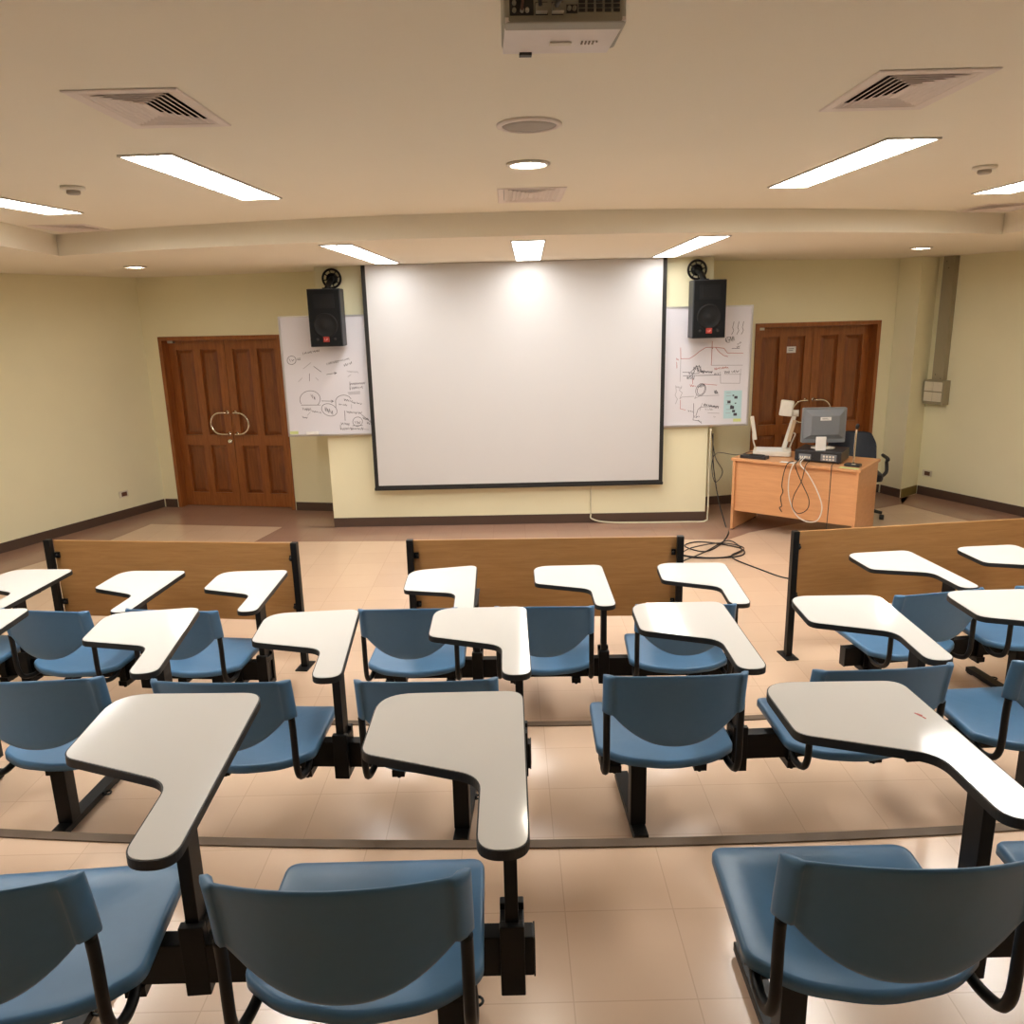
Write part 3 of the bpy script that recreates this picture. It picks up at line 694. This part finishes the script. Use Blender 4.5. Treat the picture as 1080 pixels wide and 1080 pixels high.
# pivot of the tablet is its post
PX, PY = .312, 0.0
TABP = [(x-PX, y-PY) for x, y in TAB]
ZT = .735
def inset(poly, d):
    n = len(poly); out = []
    for i in range(n):
        a, b, c = Vector(poly[i-1]), Vector(poly[i]), Vector(poly[(i+1) % n])
        t = (c-a)
        if t.length < 1e-6: out.append(poly[i]); continue
        t.normalize(); nn = Vector((-t.y, t.x)); out.append((b.x+nn.x*d, b.y+nn.y*d))
    return out
def area(p): return sum(p[i][0]*p[(i+1) % len(p)][1]-p[(i+1) % len(p)][0]*p[i][1] for i in range(len(p)))
if area(TABP) < 0: TABP = TABP[::-1]
BH0, BH1 = .265, .37        # beam height
def chair_proto():
    root = empty('tablet_chair', (0, 0, 0))
    seat = seat_mb().build('seat', M['blue'], root)
    mb = MB()
    for sx in (-1, 1):
        for yy in (-.02, .05):
            pass
    back = back_mb().build('backrest', M['blue'], root, fixn=True)
    for sx in (-1, 1):
        x = sx*.231
        p0 = back_pt(sx*.943, .02)
        path = smooth_path([(x, p0.y-.004, p0.z+.0), (x, p0.y, p0.z-.06), (x, p0.y, .48), (x, p0.y+.004, .43), (x, p0.y+.025, .388), (x, -.225, .366), (x*.98, -.17, .362), (x*.94, -.11, .384)], 6)
        br = MB().tube(path, .0125, 8)
        br.build('back_bracket', M['black'], root)
        # seat support clamped round the beam
        X = sx*.165
        sp = MB().box(X-.018, X+.018, -.09, .11, BH1+.002, BH1+.014).box(X-.018, X+.018, -.034, -.0265, BH0-.016, BH1+.002).box(X-.018, X+.018, .0265, .034, BH0-.016, BH1+.002)
        sp.box(X-.024, X+.024, -.040, .040, BH0-.030, BH0-.002).lathe([(.008, BH0-.042), (.008, BH0-.030), (0, BH0-.030)], 8, T=Matrix.Translation((X, -.02, 0))).lathe([(.008, BH0-.042), (.008, BH0-.030), (0, BH0-.030)], 8, T=Matrix.Translation((X, .02, 0)))
        sp.box(X-.012, X+.012, -.085, -.06, BH1+.014, .396).box(X-.012, X+.012, .08, .105, BH1+.014, .394)
        sp.build('seat_clamp', M['black'], root)
    # post with clamp
    po = MB().box(PX-.015, PX+.015, -.034, .034, BH1+.035, ZT-.024).box(PX-.013, PX+.013, -.11, .16, ZT-.034, ZT-.0235)
    po.build('tablet_post', M['black'], root, bevel=.002)
    pc = MB().box(PX-.028, PX+.028, -.05, -.0265, BH0-.03, BH1+.05).box(PX-.028, PX+.028, .0265, .05, BH0-.03, BH1+.05).box(PX-.028, PX+.028, -.0265, .0265, BH1+.002, BH1+.034).box(PX-.028, PX+.028, -.0265, .0265, BH0-.03, BH0-.002)
    pc.lathe([(.009, BH0-.044), (.009, BH0-.03), (0, BH0-.03)], 8, T=Matrix.Translation((PX, 0, 0)))
    pc.build('post_clamp', M['black'], root, bevel=.003)
    tb = MB().prism(inset(TABP, .0035), ZT-.004, ZT+.0005).build('tablet', M['white_lam'], root, loc=(PX, PY, 0))
    eb = MB(); eb.prism(TABP, ZT-.023, ZT-.0043)
    n = len(TABP); ins = inset(TABP, .0033)
    vs = [(*p, ZT-.0043) for p in TABP]+[(*p, ZT-.0008) for p in TABP]+[(*p, ZT-.0008) for p in ins]+[(*p, ZT-.0043) for p in ins]
    eb.add(vs, [(k*n+i, k*n+(i+1) % n, ((k+1) % 4)*n+(i+1) % n, ((k+1) % 4)*n+i) for k in range(4) for i in range(n)])
    e = eb.build('tablet_edge', M['rubber'], tb); e['label'] = 'black rubber edge and underside'
    return root
proto = chair_proto(); first = [True]
def place(x, y, z, yaw, tyaw, label, group, tilt=(0, 0)):
    if first[0]: o = proto; first[0] = False
    else: o = copy_tree(proto)
    o.location = (x, y, z); o.rotation_euler = (0, 0, rad(yaw)); tag(o, label, 'chair', group)
    for c in o.children:
        if c.name.split('.')[0] == 'tablet': c.rotation_euler = (rad(-tilt[1]), rad(tilt[0]), rad(tyaw-yaw))
    return o
GA, GB, GC = 'chairs of the nearest row', 'chairs of the middle row', 'chairs of the far row'
A1 = place(-1.065, 1.55, T2, 4, 2.0, 'blue chair in the lower left corner, nearest row, cut by the left edge', GA, (2, -1.5))
A2 = place(-.335, 1.55, T2, 0, 0, 'blue chair in the nearest row, its tablet top in the centre foreground', GA)
A3 = place(.723, 1.568, T2, -.5, -.3, 'blue chair at lower right in the nearest row, red mark on its white tablet', GA, (.5, 2.3))
A4 = place(1.44, 1.568, T2, 0, 0, 'blue chair at the right edge in the nearest row, only its seat corner showing', GA)
B0 = place(-2.50, 2.93, T1, -3, 3, 'chair of the middle row past the left edge, only its tablet tip showing', GB)
B1 = place(-1.685, 2.865, T1, 1, 7.5, 'blue middle-row chair at the left edge, only the right part of its backrest showing', GB)
B2 = place(-.99, 2.82, T1, -4, 4.5, 'blue middle-row chair behind the left foreground tablet, second from the left edge', GB)
B3 = place(-.30, 2.79, T1, -1, .3, 'blue middle-row chair whose backrest is mostly hidden by the central foreground tablet', GB)
B4 = place(.54, 2.785, T1, 0, -.7, 'blue middle-row chair standing open in the centre right with its back fully in view', GB)
B5 = place(1.228, 2.80, T1, 3.5, -2, 'blue middle-row chair behind the red-marked foreground tablet', GB)
B6 = place(1.925, 2.83, T1, 3, 0, 'blue chair cut by the right edge in the middle row', GB)
C1 = place(-3.02, 4.17, 0, -8, -3, 'far-row chair at the left edge, nearly out of view, its tablet over the panel post', GC)
C2 = place(-2.315, 4.09, 0, -9, -4, 'far-row blue chair with whole backrest in view nearest the left edge', GC)
C3 = place(-1.665, 4.05, 0, -8, 1, 'far-row blue chair at the right end of the left bench', GC)
C4 = place(-.515, 3.99, 0, -1.5, .5, 'far-row blue chair at the left end of the middle bench, below the screen', GC, (-3.5, -2))
C5 = place(.16, 3.975, 0, -2.5, 0, 'far-row blue chair in the middle of the middle bench', GC)
C6 = place(.845, 3.955, 0, -2, -3.5, 'far-row blue chair at the right end of the middle bench', GC)
C7 = place(2.06, 4.04, 0, 10, 5, 'far-row blue chair at the left end of the right bench', GC)
C8 = place(2.73, 4.12, 0, 7, 4, 'far-row blue chair cut by the right edge of the photo', GC)
# marks on particular chairs
mk = MB()
for pts in ([(-.006, .02), (-.002, .008), (.004, -.004), (.006, -.014)], [(-.002, .016), (.006, .004)]):
    for a, b in zip(pts, pts[1:]):
        d = Vector((b[0]-a[0], b[1]-a[1])); n = Vector((-d.y, d.x)).normalized()*.0022
        q = [(a[0]+n.x, a[1]+n.y), (b[0]+n.x, b[1]+n.y), (b[0]-n.x, b[1]-n.y), (a[0]-n.x, a[1]-n.y)]
        mk.prism(q, ZT+.0006, ZT+.0011)
tabA3 = [c for c in A3.children if c.name.startswith('tablet') and 'post' not in c.name][0]
o = mk.build('pen_mark', M['inkred'], tabA3, loc=(-.01, .25, 0)); o['label'] = 'small red pen mark'
o.parent = tabA3
# seating beams with legs
def bench(pts, yaw_leg, z, legs, x0, x1, label):
    a, b = Vector(pts[0]), Vector(pts[-1]); u = (b-a).normalized() if len(pts) > 1 else Vector((1, 0)); rz = math.atan2(u.y, u.x)
    L = (b-a).length
    root = empty('bench_frame', (a.x, a.y, z), rz)
    MB().box(-x0, L+x1, -.024, .024, BH0, BH1).build('beam', M['black'], root, bevel=.003)
    for s in (-x0-.004, L+x1): MB().box(s, s+.004, -.025, .025, BH0-.001, BH1+.001).build('end_cap', M['rubber'], root)
    for s in legs:
        lg = MB().box(s-.03, s+.03, -.085, -.026, .04, BH1-.01).box(s-.03, s+.03, -.085, .024, BH0-.012, BH0-.001).build('leg', M['black'], root, bevel=.003)
        ft = MB().prism([(s-.028, -.15), (s+.028, -.15), (s+.028, .29), (s-.028, .29)], .012, .04).box(s-.02, s+.02, -.15, -.11, .0006, .012).box(s-.02, s+.02, .25, .29, .0006, .012)
        f = ft.build('foot', M['black'], lg, bevel=.002)
        rg = MB().tube([(s+.045+.014*math.cos(2*PI*i/12), .14+.014*math.sin(2*PI*i/12), .03) for i in range(13)], .004, 6, cap=False).box(s+.028, s+.036, .13, .15, .022, .038)
        rg.build('floor_anchor', M['black'], lg)
    return tag(root, label, 'bench frame', 'black bench frames that carry the chairs')
bench([(-1.78, 1.55), (-.335, 1.55)], 0, T2, (.72-.08, 1.445+.17), -.38, .36, 'black steel bench frame under the chairs at lower left of the nearest row')
bench([(.715, 1.568), (1.44, 1.568)], 0, T2, (-.10, .9), .195, .7, 'black steel bench frame under the chair at lower right of the nearest row')
bench([(-3.3, 2.97), (-2.50, 2.93)], 0, T1, (.17, .95), .2, .39, 'black steel bench frame at the left edge of the middle row')
bench([(-1.725, 2.872), (-.312, 2.786)], 0, T1, (-.08, 1.41+.1), .23, .36, 'black steel bench frame under the left chairs of the middle row')
bench([(.54, 2.782), (1.925, 2.834)], 0, T1, (-.085, 1.386+.08), .22, .4, 'black steel bench frame under the right chairs of the middle row')
bench([(-3.02, 4.175), (-1.70, 4.046)], 0, 0, (-.1, 1.326+.1), .25, .36, 'black steel bench frame under the left chairs of the far row')
bench([(-.515, 3.992), (.845, 3.953)], 0, 0, (-.1, 1.36+.1), .25, .36, 'black steel bench frame under the middle chairs of the far row')
bench([(2.03, 4.04), (2.68, 4.12)], 0, 0, (-.1, .75), .25, 1.1, 'black steel bench frame under the right chairs of the far row')

# ------------------------------------------------------------------ wooden front panels on posts
def panel(a, b, label, vis_right=True):
    a = Vector(a); b = Vector(b); L = (b-a).length; rz = math.atan2((b-a).y, (b-a).x)
    root = empty('front_panel', (a.x, a.y, 0), rz)
    MB().box(.012, L-.012, -.009, .009, .30, .815).build('board', M['oak'], root, bevel=.002)
    for s in (0, L):
        sx = 1 if s == 0 else -1
        po = MB().box(s-.02, s+.02, -.062, -.022, .008, .83).build('post', M['black'], root, bevel=.003)
        MB().box(s-.04, s+.04, -.115, .03, .0006, .008).build('foot_plate', M['black'], po)
        for zz in (.40, .72):
            MB().box(s+sx*.018-.004, s+sx*.018+.03*sx, -.022, -.010, zz-.018, zz+.018).lathe([(.011, 0), (.011, .014), (0, .014)], 10, T=Matrix.Translation((s+sx*.036, -.022, zz)) @ Matrix.Rotation(PI/2, 4, 'X')).build('panel_bracket', M['black'], po)
    return tag(root, label, 'panel', 'wooden front panels before the far row')
panel((-2.985, 4.985), (-1.345, 4.775), 'wooden front panel on black posts left of the middle one')
panel((-.635, 4.775), (1.025, 4.713), 'wooden front panel on black posts in the middle, below the screen')
panel((1.737, 4.757), (3.72, 4.985), 'wooden front panel on black posts at right, in front of the desk')

# ------------------------------------------------------------------ teacher's desk
DU = Vector((.78, -.626)); DV = Vector((.626, .78)); DC = Vector((2.19, 7.75))+DU*.6+DV*.3; DRZ = math.atan2(DU.y, DU.x)
def dl(x, y): q = DC+DU*x+DV*y; return q.x, q.y
DT = .735
dk = empty('desk', (DC.x, DC.y, 0), DRZ)
MB().box(-.61, .61, -.31, .36, DT-.026, DT).build('desktop', M['desk'], dk, bevel=.003)
for s in (-1, 1):
    sp = MB().box(s*.582-.013, s*.582+.013, -.30, .34, .012, DT-.0265).build('side_panel', M['desk'], dk, bevel=.002)
    MB().box(s*.582-.012, s*.582+.012, -.28, -.24, .0016, .012).box(s*.582-.012, s*.582+.012, .28, .32, .0016, .012).build('glide', M['rubber'], sp)
MB().box(-.5685, .5685, -.275, -.257, .20, DT-.0265).build('modesty_panel', M['desk'], dk)
tag(dk, 'light wooden desk standing askew in front of the right door', 'desk')
# document camera
x, y = dl(-.33, .06)
dc = empty('document_camera', (x, y, DT+.001), DRZ+.35)
MB().prism(rrect(-.19, .17, -.14, .17, .03), .006, .05).build('base', M['cream'], dc, bevel=.008)
MB().prism(rrect(-.16, .09, -.11, .14, .01), .0505, .053).build('stage', M['paper'], dc)
ft = MB()
for sx in (-.15, .13):
    for sy in (-.1, .13): ft.lathe([(.012, 0), (.012, .006), (0, .006)], 10, T=Matrix.Translation((sx, sy, 0)))
ft.build('feet', M['rubber'], dc)
ar = Matrix.Translation((.10, .11, .05)) @ Matrix.Rotation(rad(14), 4, 'Y')
MB().box(-.022, .022, -.018, .018, 0, .36, T=ar).build('arm', M['cream'], dc, bevel=.006)
top = ar @ Vector((0, 0, .36))
MB().tube([(top.x-.035, top.y, top.z+.005), (top.x+.035, top.y, top.z+.005)], .033, 14).build('arm_joint', M['cream'], dc)
hd = MB().prism(rrect(-.07, .055, -.055, .055, .02), -.075, .075, T=Matrix.Translation((top.x-.075, top.y-.01, top.z+.055)) @ Matrix.Rotation(rad(6), 4, 'Y')).build('camera_head', M['cream'], dc, bevel=.012)
# fluorescent side lamps
la = MB().tube(smooth_path([(-.175, .12, .045), (-.20, .11, .13), (-.205, .10, .20)], 5), .008, 8).build('lamp_arm', M['cream'], dc)
MB().box(-.018, .018, -.014, .014, -.12, .12, T=Matrix.Translation((-.20, .095, .25)) @ Matrix.Rotation(rad(-10), 4, 'Y')).build('lamp_head', M['cream'], la, bevel=.006)
la = MB().tube(smooth_path([(.155, .13, .045), (.175, .12, .12), (.20, .11, .19), (.185, .10, .21)], 5), .008, 8).build('lamp_arm', M['cream'], dc)
MB().box(-.018, .018, -.014, .014, -.11, .11, T=Matrix.Translation((.165, .095, .23)) @ Matrix.Rotation(rad(12), 4, 'Y')).build('lamp_head', plain('tan_plastic', (.62, .45, .28), .45), la, bevel=.006)
tag(dc, 'cream document camera with tilted arm on the left side of the desk', 'document camera')
# small black device in front of it
x, y = dl(-.40, -.21); o = empty('control_box', (x, y, DT+.001), DRZ)
MB().prism(rrect(-.14, .12, -.06, .05, .01), 0, .028).build('housing', M['pc'], o, bevel=.004)
MB().box(-.05, .08, -.045, .03, .0285, .036).build('keypad', M['dark'], o, bevel=.002)
tag(o, 'flat black control box near the left front edge of the desk', 'control box')
# desktop computer
x, y = dl(.16, .02); pc = empty('desktop_computer', (x, y, DT+.001), DRZ+.08)
MB().box(-.21, .21, -.17, .18, .008, .11).build('case', M['pc'], pc, bevel=.006)
pt = MB()
pt.box(-.17, -.06, -.176, -.1705, .025, .075).box(.03, .17, -.176, -.1705, .022, .085)
pt.build('rear_ports', M['monitor'], pc)
pq = MB()
for i in range(5): pq.box(-.16+.02*i, -.148+.02*i, -.179, -.1755, .035, .055)
for i in range(4): pq.box(.05+.028*i, .068+.028*i, -.179, -.1755, .03, .045).box(.05+.028*i, .066+.028*i, -.179, -.1755, .055, .073)
pq.build('sockets', M['cream'], pc)
fe = MB()
for sx in (-.18, .18):
    for sy in (-.14, .15): fe.lathe([(.012, 0), (.012, .0079), (0, .0079)], 10, T=Matrix.Translation((sx, sy, 0)))
fe.build('feet', M['rubber'], pc)
tag(pc, 'dark flat desktop computer with ports facing the hall, under the monitor', 'computer')
# monitor, seen from behind
x, y = dl(.155, .05); mo = empty('monitor', (x, y, DT+.1115), DRZ+.62)
MB().lathe([(.11, 0), (.11, .008), (.06, .014), (0, .014)], 24, T=Matrix.Scale(.8, 4, (0, 1, 0))).build('stand_base', M['cream'], mo)
MB().box(-.03, .03, -.015, .015, .014, .14).build('stand_neck', M['monitor'], mo, bevel=.004)
sh = MB().prism(rrect(-.205, .205, 0, .335, .012), -.02, .02, T=Matrix.Translation((0, .025, .05)) @ Matrix.Rotation(PI/2, 4, 'X'))
sh.add([(-.19, -.0, .085), (.19, -.0, .085), (.19, .0, .37), (-.19, .0, .37), (-.13, -.035, .13), (.13, -.035, .13), (.13, -.035, .31), (-.13, -.035, .31)], [(4, 5, 6, 7), (0, 1, 5, 4), (1, 2, 6, 5), (2, 3, 7, 6), (3, 0, 4, 7)], T=Matrix.Translation((0, .006, 0)))
sh.build('screen_housing', M['monitor'], mo, bevel=.003)
MB().box(-.05, .05, -.033, -.0298, .268, .30).box(-.035, .03, -.0336, -.0328, .279, .282, 1).box(-.035, .015, -.0336, -.0328, .287, .290, 1).build('asset_label', [M['paper'], M['ink']], mo)
tag(mo, 'grey computer monitor seen from behind on the desk', 'monitor')
# white card standing in front of the monitor stand
x, y = dl(.185, -.115); o = MB().box(-.045, .045, -.012, .012, 0, .13).build('white_box', M['paper'], loc=(x, y, DT+.1115), rz=DRZ+.55, bevel=.004)
tag(o, 'small upright white box on the computer in front of the monitor stand', 'box')
# microphone
x, y = dl(.497, -.15); mi = empty('microphone', (x, y, DT+.0008), DRZ)
MB().prism(rrect(-.07, .07, -.055, .055, .025), 0, .022).build('base', M['pc'], mi, bevel=.006)
MB().tube(smooth_path([(0, .01, .02), (0, .012, .12), (.0, .015, .26), (.004, .01, .33), (.012, -.005, .355)], 6), .0085, 10).build('gooseneck', M['chrome'], mi)
MB().tube([(.010, .0, .345), (.016, -.012, .368), (.024, -.028, .385)], [.012, .017, .013], 12).build('mic_head', M['rubber'], mi)
MB().box(.0, .035, -.05, -.03, .022, .028).build('switch', M['alu'], mi)
tag(mi, 'silver gooseneck microphone on a black base at the right end of the desk', 'microphone')
x, y = dl(.50, -.272); o = MB().box(-.085, .085, -.032, .03, 0, .002).build('sticky_note', M['sticky'], loc=(x, y, DT+.0008), rz=DRZ); tag(o, 'pale yellow-green slip of paper at the right front corner of the desk', 'sticky note')
x, y = dl(-.06, -.275); o = MB().box(-.07, .07, -.03, .03, 0, .0015).build('paper_sheet', M['paper'], loc=(x, y, DT+.0008), rz=DRZ); tag(o, 'white sheet of paper at the middle of the front edge of the desk', 'paper sheet')
# cables on the desk front
def D3(x, y, z): q = dl(x, y); return (q[0], q[1], z)
F = -.325
cable('cable', [D3(.04, -.18, .775), D3(.03, -.25, .755), D3(.01, F, .73), D3(-.02, F-.004, .60), D3(-.01, F-.002, .42), D3(.06, F, .26), D3(.17, F, .20), D3(.27, F, .23), D3(.30, F, .36), D3(.24, F-.003, .52), D3(.15, F-.003, .66), D3(.08, F, .735), D3(.07, -.25, .77), D3(.08, -.18, .79)], .0055, M['wcable'], 'white cable hanging in a long loop down the front of the desk')
cable('cable', [D3(.14, -.18, .79), D3(.135, -.25, .765), D3(.13, F-.01, .735), D3(.10, F-.012, .58), D3(.04, F-.012, .44), D3(.03, F-.012, .33), D3(.09, F-.012, .27), D3(.17, F-.012, .32), D3(.18, F-.012, .42), D3(.11, F-.014, .56), D3(.05, F-.012, .68), D3(.035, F-.01, .74), D3(.04, -.25, .77)], .0042, M['bcable'], 'black cable hanging in a twisted loop inside the white loop on the desk front')
cable('cable', [D3(-.02, -.24, .745), D3(-.04, F, .738), D3(-.07, F-.003, .65), D3(-.085, F, .52), D3(-.07, F-.003, .46), D3(-.09, F, .40), D3(-.075, F, .32), D3(-.095, F, .30), D3(-.07, F, .26)], .0045, M['bcable'], 'short tangled black lead hanging on the desk front left of the white loop')
cable('cable', [D3(.34, -.22, .75), D3(.35, -.29, .745), D3(.36, F, .735), D3(.36, F, .5), D3(.355, F, .2), D3(.35, F-.01, .02), D3(.30, -.42, .006), D3(.2, -.46, .006)], .004, M['bcable'], 'black cable running straight down the right part of the desk front to the floor')
cable('cable', [D3(-.62, -.10, .70), D3(-.64, -.12, .60), D3(-.66, -.14, .40), D3(-.65, -.15, .30)], .0035, M['bcable'], 'short black cable hanging at the left side of the desk')
cable('cable', [(2.06, 8.10, .96), (2.09, 8.02, .70), (2.16, 7.98, .55), (2.08, 7.95, .45), (2.04, 7.95, .62), (2.10, 8.0, .74), (2.3, 7.98, .72), (2.42, 7.92, .758), (2.50, 7.84, .745)], .004, M['bcable'], 'thin dark cable looping from the projecting wall across to the desk top')
cable('cable', [(2.075, 8.09, .93), (2.09, 8.08, .60), (2.14, 8.02, .25), (2.18, 7.85, .01), (2.14, 7.6, .006), (1.95, 7.2, .006), (1.75, 7.0, .006), (1.62, 7.2, .006), (1.80, 7.32, .006), (2.1, 7.1, .006), (2.05, 6.85, .006), (1.7, 6.8, .006), (1.45, 6.95, .006)], .006, M['bcable'], 'black cable running down the wall corner to a tangle on the floor')
cable('cable', [(1.5, 6.7, .018), (1.75, 6.95, .018), (2.05, 7.3, .018), (2.1, 7.0, .018), (1.95, 6.8, .012), (2.1, 6.45, .006), (2.25, 6.2, .006), (2.45, 6.2, .006)], .006, M['bcable'], 'black cable trailing over the pink floor towards the right front panel')
cable('cable', [(1.4, 7.0, .03), (1.6, 6.78, .03), (1.9, 6.75, .03), (2.12, 7.0, .03), (1.95, 7.18, .03), (1.65, 7.05, .03), (1.5, 6.85, .03)], .0055, M['bcable'], 'black cable coiled in the tangle on the floor left of the desk')
cable('cable', [(.83, 8.135, .10), (.84, 8.125, .05), (1.0, 8.11, .012), (1.4, 8.075, .009), (1.8, 8.06, .009), (2.02, 8.075, .009), (2.045, 8.07, .10), (2.047, 8.075, .5), (2.05, 8.08, .98)], .009, M['trunk'], 'pale cable along the base of the central wall and up its right corner')
cable('cable', [(.83, 8.14, .40), (.83, 8.14, .25), (.83, 8.135, .11)], .006, M['trunk'], 'short pale cable coming down from under the screen to the baseboard')

# ------------------------------------------------------------------ office chair behind the desk
x, y = dl(.25, .86); oc = empty('office_chair', (x, y, .0018), DRZ+PI+.45)
MB().prism(rrect(-.24, .24, -.24, .24, .08), .42, .50).build('seat', M['leather'], oc, bevel=.03)
bk = MB()
rows = []
for i in range(9):
    v = i/8; row = []
    for j in range(11):
        u = -1+2*j/10; row.append((u*(.245-.05*max(0, v-.7)/.3*abs(u)**3), -.24-.10*v+.05*u*u, .50+.36*v*(1-.05*u**4)))
    rows.append(row)
n = 11
vsA = [p for r in rows for p in r]; vsB = [(p[0]*.97, p[1]-.06, p[2]-.005) for p in vsA]; o_ = len(vsA)
fs = [(i*n+j, i*n+j+1, (i+1)*n+j+1, (i+1)*n+j) for i in range(8) for j in range(10)]
fs += [tuple(o_+k for k in f[::-1]) for f in fs[:80]]
for j in range(10): fs += [(j, o_+j, o_+j+1, j+1), (8*n+j, 8*n+j+1, o_+8*n+j+1, o_+8*n+j)]
for i in range(8): fs += [(i*n, (i+1)*n, o_+(i+1)*n, o_+i*n), (i*n+10, o_+i*n+10, o_+(i+1)*n+10, (i+1)*n+10)]
bk.add(vsA+vsB, fs, 0, True).build('backrest', M['leather'], oc, bevel=.012)
for s in (-1, 1):
    MB().tube(smooth_path([(s*.24, .05, .44), (s*.29, .05, .50), (s*.29, .03, .60), (s*.285, .10, .64), (s*.285, -.14, .64)], 5), .018, 8).build('armrest', M['rubber'], oc)
MB().lathe([(.03, .10), (.03, .30), (.022, .30), (.022, .415), (.09, .42)], 14).build('gas_column', M['rubber'], oc)
for k in range(5):
    t = 2*PI*k/5+.3; c_, s_ = math.cos(t), math.sin(t)
    lg = MB().tube([(.02*c_, .02*s_, .12), (.15*c_, .15*s_, .10), (.29*c_, .29*s_, .075)], [.028, .022, .016], 8).build('base_leg', M['rubber'], oc)
    MB().lathe([(.028, -.02), (.028, .02)], 14, T=Matrix.Translation((.29*c_, .29*s_, .029)) @ Matrix.Rotation(t, 4, 'Z') @ Matrix.Rotation(PI/2, 4, 'Y')).build('caster', M['rubber'], lg)
tag(oc, 'navy padded office chair behind the desk, mostly hidden by the monitor', 'office chair')

# ------------------------------------------------------------------ camera, world, view
H = 2.17; pitch, roll = rad(14.0), rad(1.4)
f = Vector((0, math.cos(pitch), -math.sin(pitch))); r0 = Vector((1, 0, 0)); u0 = r0.cross(f)
right = r0*math.cos(roll)-u0*math.sin(roll); up = r0*math.sin(roll)+u0*math.cos(roll)
cam = D.cameras.new('Camera'); co = D.objects.new('Camera', cam); COL.objects.link(co)
Rm = Matrix((right, up, -f)).transposed()
co.matrix_world = Matrix.Translation((0, 0, H)) @ Rm.to_4x4()
cam.sensor_width = 36; cam.lens = 36*840/1080; cam.clip_start = .05; cam.clip_end = 60
scn = bpy.context.scene; scn.camera = co
w = D.worlds.new('World'); scn.world = w; w.use_nodes = True
w.node_tree.nodes['Background'].inputs[0].default_value = (.9, .85, .75, 1); w.node_tree.nodes['Background'].inputs[1].default_value = .02
vs = scn.view_settings; vs.view_transform = 'Standard'; vs.look = 'None'; vs.gamma = 1; vs.use_curve_mapping = False; vs.exposure = 0.62
